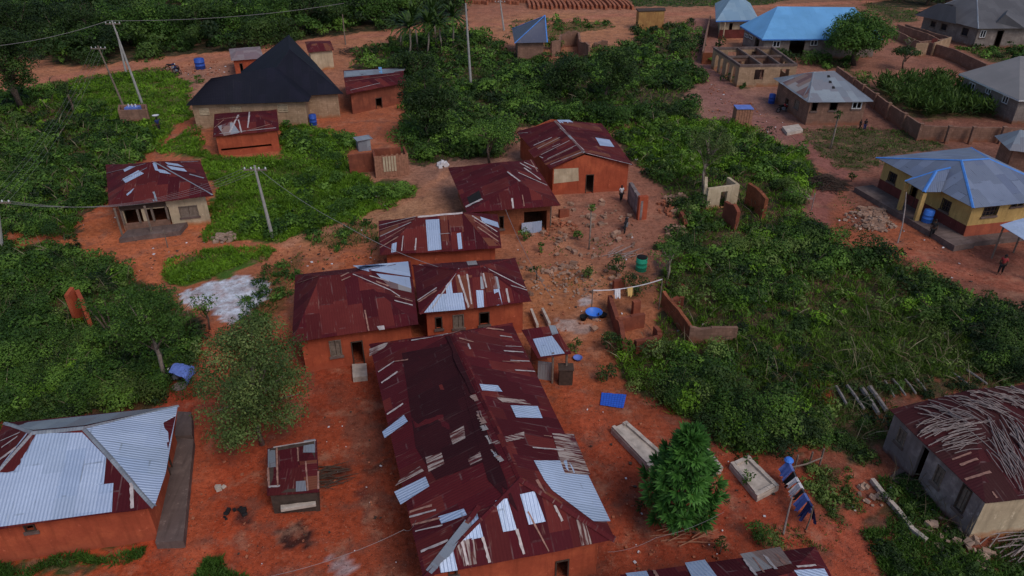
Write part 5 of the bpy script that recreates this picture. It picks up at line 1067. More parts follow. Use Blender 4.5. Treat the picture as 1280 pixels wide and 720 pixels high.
# blue tarp on the ground
P = [at(p[0], p[1], .04) for p in ((752, 491), (783, 494), (779, 511), (750, 507))]; m_ = MB(); n = 12
G_ = {(i, j): P[0].lerp(P[1], i/n).lerp(P[3].lerp(P[2], i/n), j/n)+Vector((0, 0, .05*fbm(i*.5, j*.5, 3, 2)+.02)) for i in range(n+1) for j in range(n+1)}
for i in range(n):
    for j in range(n): m_.face([G_[i, j], G_[i, j+1], G_[i+1, j+1], G_[i+1, j]], [(i/n*4, j/n*3)]*1+[(i/n*4, (j+1)/n*3), ((i+1)/n*4, (j+1)/n*3), ((i+1)/n*4, j/n*3)])
k = NT('checked_blue_tarp'); b_ = k.n('TexBrick'); k.l(k.uv(), b_.inputs[0]); b_.offset = 0; b_.inputs['Scale'].default_value = 2; b_.inputs['Brick Width'].default_value = .9; b_.inputs['Row Height'].default_value = .9; b_.inputs['Mortar Size'].default_value = .05
b_.inputs['Color1'].default_value = (.03, .12, .6, 1); b_.inputs['Color2'].default_value = (.03, .1, .52, 1); b_.inputs['Mortar'].default_value = (.01, .03, .2, 1); k.col(b_.outputs[0]); k.set(.5)
alone(m_, 'blue_tarpaulin', k.m, 'checked bright blue tarpaulin spread on the red earth', 'tarpaulin')
# barrels, basins, jars
def barrel(px, label, mat, r=.3, h_=.9, cat='barrel', name='barrel', lid=None, z=0):
    p = at(*px, z); root = thing(name, label, cat, p); m = MB(); m.lathe(p, [(r*.92, 0), (r, .04), (r*.97, h_*.33), (r*1.04, h_*.35), (r*.97, h_*.38), (r*.97, h_*.65), (r*1.04, h_*.67), (r*.97, h_*.7), (r, h_*.97), (r*.95, h_)], 16); m.build('drum', mat, root, True)
    m = MB(); m.lathe(p+Vector((0, 0, h_+.003)), [(r*.93, 0), (r*.93, .05), (.02, .07)], 16); m.build('lid', lid or mat, root, True)
barrel((801, 338), 'green water drum at the edge of the bare yard', GREENP, .42, 1.1, lid=DARK); barrel((392, 156), 'blue water drum beside the block wall of the black roof house', BLUEP, .42, 1.15)
barrel((1158, 277), 'bright blue drum on the veranda beside the porch column', BRIGHTB, .42, 1.0, z=.5); barrel((964, 129), 'dark blue drum left of the patched roof house', BLUEP, .4, 1.1)
barrel((251, 86), 'blue drum by the far road junk', BLUEP, .7, 1.4)
def basin(px, r, mat, label, name='basin', h_=.2):
    p = at(*px); m = MB(); m.lathe(p, [(.02, .02), (r*.7, .03), (r, h_), (r*1.06, h_+.01), (r*.98, h_-.02), (r*.68, .06), (.02, .05)], 18); alone(m, name, mat, label, 'basin', smooth=True)
basin((742, 396), .55, BRIGHTB, 'bright blue basin in the yard before the ruin', h_=.4); basin((753, 396), .3, BLACKC, 'black bowl right of the bright blue basin'); basin((729, 400), .25, BLACKC, 'black pot left of the bright blue basin', h_=.3)
basin((225, 484), .42, STICK, 'pale round tray lying on red earth beside the motorcycle', 'round_tray', .08); basin((722, 450), .28, LBLUEC, 'small pale blue bowl by the bush near the lean-to')
# motorcycles
def motorcycle(px, label, rz, tarp=None, body=NAVYC):
    p = at(*px); root = thing('motorcycle', label, 'motorcycle', p); R = Matrix.Rotation(rz, 3, 'Z')
    T = lambda x, y, z: p+R@Vector((x, y, z))
    for x in (-.62, .62):
        m = MB(); ring = [T(x+.3*math.cos(a), 0, .3+.3*math.sin(a)) for a in [2*math.pi*i/16 for i in range(17)]]; m.tube(ring, .05, 6, False); w_ = m.build('wheel', TYRE, root); m = MB()
        for a in range(6): m.bar(T(x, 0, .3), T(x+.27*math.cos(a), 0, .3+.27*math.sin(a)), .015)
        m.build('spokes', OLDZINC, w_)
    m = MB(); m.tube([T(.62, 0, .3), T(.42, 0, .8), T(.35, 0, 1.0)], .035); m.tube([T(.4, 0, .75), T(-.1, 0, .68), T(-.6, 0, .62)], .05); m.tube([T(-.62, .06, .3), T(-.1, .06, .35), T(.2, 0, .4), T(.4, 0, .75)], .035); m.tube([T(-.7, .14, .35), T(.1, .14, .3)], .04); m.build('frame', BLACKC, root)
    m = MB(); m.tube([T(.36, 0, .82), T(.2, 0, .86), T(-.02, 0, .78)], [.08, .15, .09], 8); m.build('tank', body, root); m = MB(); m.box(T(.08, 0, .42), (.34, .26, .3), rz); m.build('engine', OLDZINC, root)
    m = MB(); m.tube([T(0, 0, .8), T(-.35, 0, .82), T(-.7, 0, .86)], [.1, .13, .08], 8); m.build('seat', BLACKC, root); m = MB(); m.tube([T(.25, .35, 1.02), T(.36, .1, 1.0), T(.36, -.1, 1.0), T(.25, -.35, 1.02)], .02); m.build('handlebar', BLACKC, root); m = MB(); m.tube([T(.4, 0, .88), T(.5, 0, .88)], [.1, .08], 8); m.build('headlight', WHITE, root)
    m = MB(); m.tube([T(.3, 0, .55), T(.5, 0, .64), T(.8, 0, .6)], .05); m.build('mudguard', body, root); return T
T_ = motorcycle((224, 478), 'motorcycle with navy tank parked at the thicket edge on red earth', 2.9)
m_ = MB(); n = 6; P = [T_(-.9, -.5, .95), T_(.15, -.45, 1.1), T_(.1, .45, 1.1), T_(-.95, .5, .85)]
G_ = {(i, j): P[0].lerp(P[1], i/n).lerp(P[3].lerp(P[2], i/n), j/n)+Vector((0, 0, .12*math.sin(j/n*3.14)+.04*math.sin(i*2+j))) for i in range(n+1) for j in range(n+1)}
for i in range(n):
    for j in range(n): m_.face([G_[i, j], G_[i+1, j], G_[i+1, j+1], G_[i, j+1]])
for j in range(n): m_.face([G_[0, j], G_[0, j+1], G_[0, j+1]-Vector((0, 0, .5)), G_[0, j]-Vector((0, 0, .5))])
alone(m_, 'blue_cover', LBLUEC, 'blue sheet thrown over the seat of the parked motorcycle', 'cover')
motorcycle((782, 287), 'black motorcycle standing by the blackened wall', 1.3, body=BLACKC); motorcycle((216, 88), 'first of two small motorcycles near the far road', .2); motorcycle((222, 92), 'second, nearer of two small motorcycles near the far road', 2.6)
motorcycle((978, 140), 'motorcycle left of the patched roof house', .4, body=REDC)
# bench at the left house, bamboo pole at the bungalow
m_ = MB(); p = at(1122, 304); m_.tube([p, at(1128, 282, 1.2), at(1131, 262, 2.2), at(1133, 240, 3.3)], [.06, .05, .05, .035], 6); alone(m_, 'crooked_pole', STICK, 'tall crooked stick pole standing before the bungalow', 'pole')
m_ = MB(); p = at(210, 310); m_.tube([p, zt] if False else [p, Vector((p.x, p.y+.05, 1.6))], [.05, .03], 6); m_.bar((p.x-.3, p.y, 1.3), (p.x+.3, p.y, 1.3), .04); alone(m_, 'tap_post', WOOD, 'thin short cross post in front of the left porch', 'post')
m_ = MB(); p = at(1014, 263); m_.tube([p, p+Vector((0, 0, 1.6))], .04, 5); alone(m_, 'marker_stake', STICK, 'thin stake beside the pale patch of sand', 'stake')
# box latrine
root = thing('plank_latrine', 'narrow plank latrine with blue cover at the road edge', 'latrine', at(926, 158)); m_ = MB(); c_ = at(926, 156)
for i in range(6):
    for s in (-1, 1): m_.box((c_.x-.75+i*.3, c_.y+s*.7, 1.0), (.26, .05, 2.0)); m_.box((c_.x+s*.9, c_.y-.6+i*.24, 1.0), (.05, .21, 2.0))
m_.build('planks', REDWOOD, root); m_ = MB(); m_.box((c_.x, c_.y, 2.05), (1.9, 1.6, .06)); m_.build('cover', LBLUEC, root)
m_ = MB(); c_ = at(1128, 590); 
prism('concrete_slab', CEMENT, [(1112, 596), (1130, 580), (1152, 610), (1148, 622), (1120, 622)][:4], .12, 'rough grey cement apron at the door of the stick covered house', 'slab')
m_ = MB(); Pp = [at(x, y, .12) for x, y in ((1090, 600), (1104, 618), (1122, 638), (1140, 662), (1158, 676))]
for a, b in zip(Pp[:-1], Pp[1:]): m_.bar(a, b, .2, .25)
alone(m_, 'ditch_kerb', TOMB, 'broken pale kerb along the overgrown ditch, lower right', 'kerb')

# ---------------------------------------------------------------- poles and wires
PG = 'electricity poles'
def pole(base, top, label, mat=CONC, r=(.16, .09), arm=True, z=None):
    p = at(*base); h_ = zat(p, *top) if z is None else z; tx = ray(*top); t = p.y/tx.y; xo = tx.x*t
    root = thing('electricity_pole', label, 'pole', p, PG); m = MB(); m.tube([p, Vector(((p.x+xo)/2, p.y, h_/2)), Vector((xo, p.y, h_))], [r[0], (r[0]+r[1])/2, r[1]], 8); m.build('shaft', mat, root)
    T = Vector((xo, p.y, h_))
    if arm:
        m = MB(); m.bar(T+Vector((-.9, 0, -.35)), T+Vector((.9, 0, -.35)), .1); m.build('crossarm', WOOD, root)
        for k_ in (-.8, -.3, .3, .8): m = MB(); m.lathe(T+Vector((k_, 0, -.3)), [(.03, 0), (.07, .04), (.04, .08), (.07, .12), (.02, .18)], 8); m.build('insulator', WHITE, root)
    return T
T1 = pole((178, 130), (140, 26), 'tall twin concrete pole rising from the brick pen, upper left'); T2 = pole((155, 134), (122, 57), 'thinner grey timber pole of the pair by the brick pen', WOOD, (.14, .08)); T3 = pole((158, 92), (146, 40), 'far pale pole just beyond the brick pen', CONC, (.16, .1), False)
T4 = pole((341, 298), (318, 207), 'pale leaning pole in the bright grass, centre left', CONC, (.15, .09)); T5 = pole((3, 320), (-4, 248), 'pole cut by the left edge of the picture'); T6 = pole((589, 112), (582, 4), 'tall pale pole standing in the central bushes', CONC, (.17, .1), False)
T7 = pole((630, 38), (625, 0), 'pole beside the far dirt road near the brick yard', CONC, (.18, .1)); T8 = pole((432, 56), (428, 18), 'thin pole by the far road behind the black roof', WOOD, (.12, .08), False)
def wire(pts, label, n=14, sag=.8, r=.010, group='overhead wires'):
    m = MB()
    for a, b in zip(pts[:-1], pts[1:]):
        a = Vector(a); b = Vector(b); m.tube([a.lerp(b, i/n)-Vector((0, 0, sag*4*(i/n)*(1-i/n))) for i in range(n+1)], r, 4, False)
    alone(m, 'overhead_wire', WIRE, label, 'wire', group)
for k_, z_ in ((-.8, 0), (-.3, .0), (.3, 0), (.8, 0)):
    wire([T5+Vector((k_, 0, -.2)), T4+Vector((k_, 0, -.2))], 'one of four parallel wires sagging over the left porch house', sag=1.6, group='four wires over the left porch house'); wire([T2+Vector((k_*.9, 0, -.2)), Vector((T5.x+k_, T5.y, T5.z-.2))], 'one of the wires running down from the timber pole to the left edge pole', sag=1.0, group='wires from the timber pole', r=.007)
wire([at(-60, 62, 9), T1+Vector((-.5, 0, 0)), at(430, 4, 9.5)], 'single long wire crossing the far forest above the road', sag=.6, r=.022)
wire([T4+Vector((.3, 0, -.3)), at(430, 281, 4.6), at(556, 336, 3.3)], 'single pale service wire running from the grass pole to the paired houses', sag=.3, r=.02)
wire([at(632, 262, 2.8), at(690, 372, .5)], 'loose pale wire trailing down beside the houses onto the slope', sag=.5, r=.018); wire([at(1152, 340, .4), at(1180, 368, .5), at(1212, 388, .4)], 'pale pipe lying over the dark bushes, right', sag=.05, r=.05)
wire([at(330, 722, 3), at(505, 662, 2.2), at(520, 650, 3.2)], 'thin wire running off the bottom left eave of the long roof', sag=.3, r=.009)
wire([at(760, 690, 2.6), at(820, 672, 2.2), at(905, 640, 3)], 'thin wire from the lower right corner of the long roof', sag=.2, r=.007)

# ---------------------------------------------------------------- trees
def tree(name, label, base, top, wpx, mat, group=None, clumps=26, leaf=2.9, low=.35, cover=1.0, bark=BARK, tr=.16, flat=1.0, seed=1, tint=.45, gaps=.0, droop=0, asp=.55, sub=.36, cat='tree', limbs=9, lean=0, fuzz=.35):
    global RNG
    old = RNG; RNG = np.random.default_rng(seed*17+3); r = random.Random(seed)
    p = at(*base); h_ = max(1.0, zat(p, *top)); s = scl(p.y); R = wpx/s/2
    root = thing(name, label, cat, p, group); zc = h_*(low+1)/2; rz = h_*(1-low)/2*flat
    zc = h_-rz
    cen = []; k = 0
    while len(cen) < clumps and k < 4000:
        k += 1; d = Vector((r.gauss(0, 1), r.gauss(0, 1), r.gauss(0, 1))).normalized(); q = r.uniform(.35, .85)
        c = Vector((d.x*R*q, d.y*R*q, d.z*rz*q))
        cen.append((p.x+c.x+lean*R, p.y+c.y, zc+c.z))
    cr = [R*sub*r.uniform(.6, 1.25) for _ in cen]; L = max(.1, leaf/s)
    n = [int(min(1500, max(8, cover*4.6*(q/L)**2*2.6))) for q in cr]
    lv = Leaves(); tt = [tint+r.gauss(0, .2) for _ in cen]; lv.blobs(cen, cr, n, L, tt, .8, -.5, fuzz, asp, droop, .15); 
    m = MB(); tp = Vector((p.x+lean*R*.7, p.y, zc-rz*.25)); m.tube([p-Vector((0, 0, .1)), p.lerp(tp, .5)+Vector((r.uniform(-.1, .1)*R, 0, 0)), tp], [tr*1.3, tr, tr*.7], 8)
    for i in r.sample(range(len(cen)), min(limbs, len(cen))):
        c = Vector(cen[i]); a = p.lerp(tp, r.uniform(.45, .95)); m.tube([a, a.lerp(c, .5)+Vector((0, 0, .1*R)), c], [tr*.5, tr*.33, tr*.14], 5)
    m.build('trunk', bark, root, True); lv.build('crown', mat, root); RNG = old; return root
# the two trees in front
tree('feathery_tree', 'loose olive tree with bare pale twigs beside the small shack', (328, 556), (328, 406), 158, L_SAGE, clumps=96, leaf=3.0, low=.08, cover=.56, bark=PALEBARK, seed=4, tint=.42, sub=.26, limbs=34, tr=.13, fuzz=.6)
def star_tree():
    r = random.Random(9); p = at(846, 654); h_ = zat(p, 846, 540); s = scl(p.y); root = thing('drooping_leaf_tree', 'dense emerald tree with tufts of drooping leaves, lower centre', 'tree', p); lv = Leaves(); cen = []
    R = 85/s/2
    for i in range(230):
        t = r.random(); z = h_*(.22+.78*t); rad = R*(1.05-(abs(t-.22)/.82)**1.1*.93)*(.55+.55*r.random()); a = r.uniform(0, 6.28); cen.append((p.x+rad*math.cos(a), p.y+rad*math.sin(a), z-.1))
    global RNG
    n = 40
    for c in cen:
        out = np.array([c[0]-p.x, c[1]-p.y, .6*R]); out = out/np.linalg.norm(out)
        ax = unit(RNG.normal(size=(n, 3))*.75+out*.9+np.array([0, 0, -.35])); L = .42*(.7+.6*RNG.random(n)); base = np.array(c)+ax*.05; ctr = base+ax*(L/2)[:, None]
        nr = unit(np.cross(ax, np.cross(out, ax)+1e-4)); nr = unit(np.tile(out, (n, 1))-ax*(ax@out)[:, None]+1e-4)
        lv.add(leaves_arr(ctr, nr, L, .24, ax), np.full(n, .5+r.gauss(0, .2))+RNG.normal(size=n)*.15)
    m = MB(); m.tube([p-Vector((0, 0, .1)), p+Vector((.05, 0, h_*.5)), p+Vector((0, 0, h_*.93))], [.17, .12, .04], 8)
    for c in cen[::4]: c = Vector(c); a = Vector((p.x, p.y, c.z*.8)); m.tube([a, a.lerp(c, .5)+Vector((0, 0, .1)), c], [.05, .03, .015], 4)
    m.build('trunk', BARK, root, True); lv.build('crown', L_BLUEG, root)
star_tree()
tree('broad_round_tree', 'broad dark green rounded tree beside the sky blue roof', (1067, 82), (1068, 18), 94, L_MID, clumps=60, leaf=2.5, low=.22, cover=.9, seed=3, tint=.45, sub=.3, tr=.35)
tree('flat_crowned_tree', 'small flat-topped tree on the bare compound ground', (1128, 88), (1130, 62), 40, L_DARK, clumps=18, leaf=2.3, low=.7, cover=.8, seed=5, tint=.5, sub=.3, tr=.12)
tree('bare_branch_tree', 'small sparse tree behind the flat-topped tree', (1133, 66), (1133, 44), 16, L_OLIVE, clumps=8, leaf=2.2, low=.4, cover=.3, seed=6, tint=.4, bark=PALEBARK)
tree('edge_tree', 'large dark tree at the left edge by the far road', (28, 138), (28, 36), 82, L_DARK, clumps=60, leaf=2.5, low=.22, cover=.95, seed=7, tint=.35, sub=.3, tr=.4)
tree('small_yard_tree', 'tiny mop-headed young tree on a bare stem in the yard', (736, 312), (744, 254), 13, L_MID, clumps=7, leaf=2.4, low=.82, cover=1.0, seed=8, tr=.06, tint=.5, bark=PALEBARK, limbs=2, sub=.5)
tree('papaya_tree', 'young papaya with drooping top in front of the patched roof house', (1038, 186), (1038, 136), 14, L_DARK, clumps=6, leaf=3.0, low=.75, cover=.8, seed=9, tr=.09, droop=.5, bark=PALEBARK, limbs=2, sub=.6)
tree('papaya_tree', 'young papaya beside the loose wire on the eroded slope', (671, 350), (672, 332), 15, L_DARK, clumps=6, leaf=3.0, low=.6, cover=.6, seed=10, tr=.06, droop=.5, limbs=2, sub=.55)
tree('thin_stem_tree', 'thin pale-stemmed tree at the thicket edge right of the green drum', (832, 358), (838, 300), 52, L_MID, clumps=18, leaf=2.8, low=.5, cover=.4, seed=11, tr=.08, bark=PALEBARK, sub=.3, tint=.5)
tree('sparse_yard_tree', 'spreading sparse tree behind the broken-cornered house', (612, 206), (608, 146), 66, L_MID, clumps=34, leaf=2.4, low=.35, cover=.5, seed=12, tint=.62, sub=.25, tr=.14)
tree('feathery_light_tree', 'pale feathery tree rising above the roofless pale room', (878, 244), (892, 150), 64, L_SAGE, clumps=46, leaf=2.4, low=.35, cover=.6, seed=13, tint=.5, bark=PALEBARK, sub=.26, tr=.1, limbs=20, fuzz=.6)
tree('bushy_tree', 'dark bushy tree rising above the central thicket', (755, 128), (782, 52), 62, L_DARK, clumps=44, leaf=2.5, low=.15, cover=.8, seed=14, tint=.5, sub=.3, lean=.5)
tree('bushy_tree', 'second dark bushy tree, left of the bare rubble clearing', (706, 118), (712, 70), 70, L_DARK, clumps=40, leaf=2.5, low=.1, cover=.8, seed=15, tint=.4, sub=.3)
tree('bushy_tree', 'dark overhanging tree right of the red mud shed', (536, 178), (530, 84), 84, L_DARK, clumps=60, leaf=2.5, low=.12, cover=.9, seed=16, tint=.35, sub=.28, tr=.2)
tree('bushy_tree', 'dark low-branching tree between the shed and the palm clump', (520, 110), (512, 62), 66, L_DARK, clumps=40, leaf=2.5, low=.05, cover=.8, seed=17, tint=.35, sub=.3)
tree('young_tree', 'young leafy tree between the thicket and the pale ash patch', (262, 412), (264, 366), 42, L_MID, clumps=20, leaf=2.8, low=.4, cover=.45, seed=18, tint=.55, sub=.3, tr=.06)
tree('thicket_tree', 'leafy tree with a pale stem at the right end of the left thicket', (208, 482), (210, 352), 92, L_MID, clumps=60, leaf=2.9, low=.35, cover=.75, seed=19, tint=.4, sub=.27, tr=.12, bark=PALEBARK)
tree('thicket_tree', 'leafy tree in the middle of the left thicket', (150, 446), (150, 362), 66, L_MID, clumps=34, leaf=2.9, low=.15, cover=.75, seed=20, tint=.35, sub=.28)
tree('cypress_like_tree', 'small dark columnar tree beside the left edge tree', (92, 140), (92, 103), 26, L_DARK, clumps=16, leaf=2.4, low=.05, cover=.9, seed=21, tint=.25, sub=.4)
TG = 'trees lining the far side of the dirt road'
r_ = random.Random(77)
LB = ['dark rounded tree in the forest edge above the far road', 'mid green spreading tree in the forest edge above the far road', 'tall dense tree in the dark upper left forest']
fx = [(-30, 66, 70, -6), (30, 60, 60, -10), (78, 66, 56, 4), (118, 62, 60, 2), (160, 56, 62, 0), (205, 54, 60, -4), (250, 50, 62, -2), (296, 46, 60, -8), (340, 42, 60, -8), (386, 36, 58, -10), (430, 32, 56, -14), (470, 30, 60, -12), (520, 22, 56, -16)]
protos = []
for i, (x, y, w_, tp) in enumerate(fx): tree('forest_tree', 'forest tree number', (x, y), (x+r_.uniform(-5, 5), tp), w_*1.15, L_DARK if i < 4 or i % 3 == 0 else L_MID, TG, clumps=40, leaf=2.4, low=.05, cover=.6, seed=40+i, tint=.22 if i < 4 else .4, sub=.3, tr=.25)['label'] = \
    ['dark tree at the far left forest edge, cut by the picture border', 'dark tree above the left edge tree', 'near-black tree left of the twin pole', 'dark tree just left of the tall twin pole top', 'tree right of the tall twin pole, above the road', 'tree above the two small far motorcycles', 'tree above the blue drum by the road', 'tree above the pinkish roadside hut', 'tree directly above the black roof peak', 'tree above the tiny maroon hut', 'tree left of the thin far road pole', 'tree between the thin far pole and the palm clump', 'tree above the palm clump'][i]
for i, (x, y, w_, tp) in enumerate([(1090, -4, 40, -34), (1120, -2, 44, -36), (1158, 6, 44, -30), (1194, 4, 40, -30), (1290, 2, 60, -40)]):
    tree('forest_tree', ['first dark tree from the left along the top right edge', 'second dark tree from the left along the top right edge', 'dark tree left of the grey many-hipped roof', 'dark tree touching the left hip of the grey roof', 'dark tree in the very top right corner'][i], (x, y), (x, tp), w_*1.3, L_DARK, 'trees behind the top right house', clumps=30, leaf=2.4, low=.05, cover=.6, seed=70+i, tint=.3, sub=.32, tr=.25)
# palm-like clump: stems with long arching leaves
def palm(base, top, label, seed, fr=26, ln=2.6, mat=L_MID, group='long-leaved palms above the dark bushes', name='long_leaved_palm', wd=.16):
    r = random.Random(seed); p = at(*base); h_ = zat(p, *top)*.72; root = thing(name, label, 'palm', p, group); m = MB(); tp = p+Vector((r.uniform(-.5, .5), 0, h_)); m.tube([p, p.lerp(tp, .5)+Vector((.15, 0, 0)), tp], [.17, .13, .1], 7); m.build('trunk', PALEBARK, root, True)
    lv = Leaves()
    for i in range(fr):
        a = r.uniform(0, 6.28); el = r.uniform(.2, 1.35); l = ln*r.uniform(.7, 1.1); d = Vector((math.cos(a)*math.cos(el), math.sin(a)*math.cos(el), math.sin(el))); side = Vector((-math.sin(a), math.cos(a), 0)); P = [tp+d*l*t+Vector((0, 0, -l*.55*t*t*(1.2-el*.5))) for t in (0, .35, .7, 1.0)]
        wds = [wd*.4, wd, wd*.8, .01]
        for j in range(3): lv.add(np.array([P[j]-side*wds[j], P[j+1]-side*wds[j+1], P[j+1]+side*wds[j+1], P[j]+side*wds[j]]), np.array([.6+r.gauss(0, .2)]))
    lv.build('crown', mat, root)
for i, (x, y, t, l_) in enumerate([(512, 74, 18, 'leftmost long-leaved palm of the clump'), (522, 62, 8, 'second palm of the clump, behind the first'), (534, 72, 12, 'third palm of the clump, in its middle'), (545, 58, 2, 'tallest palm at the back of the clump'), (552, 70, 14, 'fifth palm of the clump, right of its middle'), (566, 58, 6, 'rightmost palm of the clump beside the tall pole'), (500, 60, 20, 'short palm on the left flank of the clump')]):
    palm((x, y), (x, t), l_, i, 46, 3.8, L_DARK, wd=.22)
# single shrubs on bare ground
SG = 'small shrubs dotted on bare ground'
for i, (x, y, w_, hpx, l_, mt) in enumerate([(718, 440, 20, 16, 'round shrub between the lean-to and the ruin', L_MID), (762, 438, 30, 24, 'dark shrub at the left foot of the ruin', L_DARK), (758, 476, 28, 20, 'dark round shrub above the blue tarpaulin', L_DARK), (722, 300, 16, 12, 'small dry shrub in the middle of the bare yard', L_MID), (770, 344, 30, 24, 'dark shrub in front of the green drum', L_DARK),
        (796, 366, 40, 22, 'dark bush below the green drum', L_DARK), (735, 348, 22, 12, 'pale weed tuft on the eroded slope', L_OLIVE), (677, 316, 12, 8, 'tiny tuft beside the porch screen', L_MID), (900, 692, 20, 16, 'lone dark shrub above the bottom edge roof', L_DARK), (948, 672, 34, 18, 'low dark shrub right of the log pile', L_MID), (963, 690, 28, 12, 'brownish low weeds near the bottom edge roof', L_OLIVE),
        (800, 640, 16, 10, 'small weed left under the emerald tree', L_DARK), (934, 608, 20, 10, 'weeds at the foot of the rimmed tomb slab', L_MID), (656, 300, 18, 14, 'weeds between pale stones and the silver porch screen', L_MID), (1064, 227, 12, 8, 'small dark tuft by the brushwood pile', L_DARK), (1054, 296, 14, 8, 'low weed tuft before the rubble heap', L_MID), (900, 60, 18, 16, 'round bush at the narrow alley wall', L_DARK), (975, 82, 40, 18, 'dark bush between the shell building and the blue roof', L_DARK),
        (1020, 80, 40, 14, 'green bush below the blue roof windows', L_MID), (690, 62, 30, 14, 'low bush at the foot of the slate roof house', L_MID), (250, 104, 14, 6, 'weed clump by the far left footpath', L_MID), (292, 556, 22, 14, 'weedy bush at the left foot of the olive tree', L_MID), (325, 404, 30, 18, 'leafy bush between ash patch and olive tree', L_MID), (600, 560, 1, 1, '', None), (1108, 628, 20, 12, 'weed clump at the ditch kerb', L_DARK), (642, 338, 12, 10, 'tuft at the right corner of the paired houses', L_MID)]):
    if mt: tree('shrub', l_, (x, y), (x, y-hpx), w_, mt, SG, clumps=12, leaf=2.6, low=.0, cover=.7, seed=100+i, tint=.5, sub=.42, tr=.04, cat='shrub', limbs=4)

# ---------------------------------------------------------------- undergrowth
for P_ in ([(856, 404), (932, 404), (932, 446), (858, 440)], [(822, 358), (872, 408), (852, 428), (812, 384)], [(872, 232), (968, 226), (968, 282), (876, 282)], RUINGAP, OLIVE, BROWN, [(752, 362), (832, 372), (835, 446), (760, 440)],
           [(784, 226), (816, 226), (820, 290), (780, 290)], [(796, 112), (852, 116), (852, 134), (798, 132)], [(880, 288), (925, 288), (925, 312), (892, 316)], [(136, 455), (172, 455), (172, 488), (140, 488)], [(76, 380), (108, 378), (108, 402), (76, 404)], BEHINDST, [(425, 185), (520, 183), (522, 240), (428, 240)], [(255, 170), (355, 165), (358, 204), (255, 208)]): NOBUSH.append(G2(P_))
def stuff(name, mat, fn, label):
    lv = Leaves(); fn(lv); o = lv.build(name, mat); tag(o, label, 'ground cover', kind='stuff'); print(name, sum(len(p) for p in lv.P)//4)
def f1(lv):
    grass(lv, LEFT_GRASS, 1.2, (.2, .5), .6); grass(lv, MIDL_GRASS, 1.3, (.18, .45), .6); grass(lv, LENS, 1.6, (.15, .4), .65); grass(lv, ROAD_GRASS, .5, (.2, .4), .45)
    thicket(lv, LEFT_GRASS, .01, (.3, .8), (.05, .35), .35, lpx=3.0, cover=.7); thicket(lv, MIDL_GRASS, .006, (.3, .8), (.05, .35), .4, lpx=3.0, cover=.7)
    grass(lv, RIGHT, .3, (.2, .6), .35); grass(lv, LEFT_BUSH, .35, (.2, .6), .35); grass(lv, CENTRE, .2, (.2, .6), .35)
    for P_ in (LEFT_BUSH, LEFT_THICK, CENTRE, RIGHT): thicket(lv, P_, .0012, (.4, .9), (.3, 1.0), .4, lpx=3.4, cover=.9)
    thicket(lv, BRIGHTR, .012, (.5, 1.1), (.1, .5), .35, lpx=3.0, cover=.9); grass(lv, BRIGHTR, 1.0, (.3, .8), .55); grass(lv, MIDL_LOW, .8, (.2, .5), .3); grass(lv, LOWCEN, .4, (.3, .7), .35); thicket(lv, LOWCEN, .008, (.5, 1), (.1, .4), .35, cover=.8); thicket(lv, LENS, .01, (.2, .5), (.02, .15), .45, lpx=3, cover=.6)
stuff('bright_grass', L_BRIGHT, f1, 'vivid green grass and weeds around the left houses and the footpaths')
def f2(lv):
    thicket(lv, LEFT_BUSH, .012, (.6, 1.3), (.1, .7), .5, gap=.42); thicket(lv, MIDL_BUSH, .012, (.5, 1.0), (.1, .6), .5); thicket(lv, MIDL_LOW, .006, (.4, .9), (.05, .4), .5); thicket(lv, BELOW_PANEL, .02, (.4, .8), (.2, .6), .5); thicket(lv, LEFT_THICK, .0085, (.6, 1.15), (.1, .8), .45, cover=1.2, gap=.4)
    thicket(lv, CENTRE, .0125, (.6, 1.5), (.2, 1.1), .5, cover=1.1, gap=.38); thicket(lv, RIGHT, .006, (.6, 1.15), (.1, .7), .5, cover=1.2, gap=.4); thicket(lv, STRIP, .01, (.2, .5), (.05, .3), .4); thicket(lv, STRIP2, .008, (.2, .5), (.05, .3), .4)
    thicket(lv, FOREST, .006, (1.2, 2.6), (.5, 3.5), .3, lpx=3.2); thicket(lv, YARDG, .015, (.5, 1.1), (.2, .8), .45); thicket(lv, HOUSEL, .02, (.4, .9), (.2, .7), .4); thicket(lv, WALLG, .014, (.5, 1.0), (.1, .5), .4); thicket(lv, CENTRE2, .01, (.5, 1.2), (.1, .5), .4)
stuff('mixed_bushes', L_MID, f2, 'mixed mid green bushes filling the waste ground between the houses')
def f3(lv):
    thicket(lv, LEFT_BUSH, .005, (.5, 1.3), (.1, .6), .45); thicket(lv, LEFT_THICK, .0055, (.5, 1.1), (.1, .6), .45, gap=.42); thicket(lv, CENTRE, .009, (.6, 1.3), (.1, 1.0), .45); thicket(lv, RIGHT, .0055, (.6, 1.2), (.1, .8), .5, cover=1.2, gap=.43); thicket(lv, BEHINDST, .004, (.3, .7), (.05, .3), .4)
    thicket(lv, FOREST, .006, (1.4, 3.0), (.5, 4.0), .35, lpx=3.2); thicket(lv, FORESTR, .006, (1.0, 2.6), (.3, 2.5), .35, lpx=3.2); thicket(lv, BOTR, .003, (.3, .6), (.02, .2), .5); thicket(lv, BOTR3, .004, (.3, .6), (.02, .2), .5); thicket(lv, [(1200, 392), (1280, 400), (1500, 420), (1500, 480), (1235, 470)], .012, (.5, 1.1), (.3, 1.0), .4)
    thicket(lv, BROWN, .005, (.3, .8), (.05, .3), .4, avoid=False); thicket(lv, BEHINDST, .003, (.3, .7), (.02, .2), .4, avoid=False)
stuff('dark_bushes', L_DARK, f3, 'dark green bushes and creepers in the thickets')
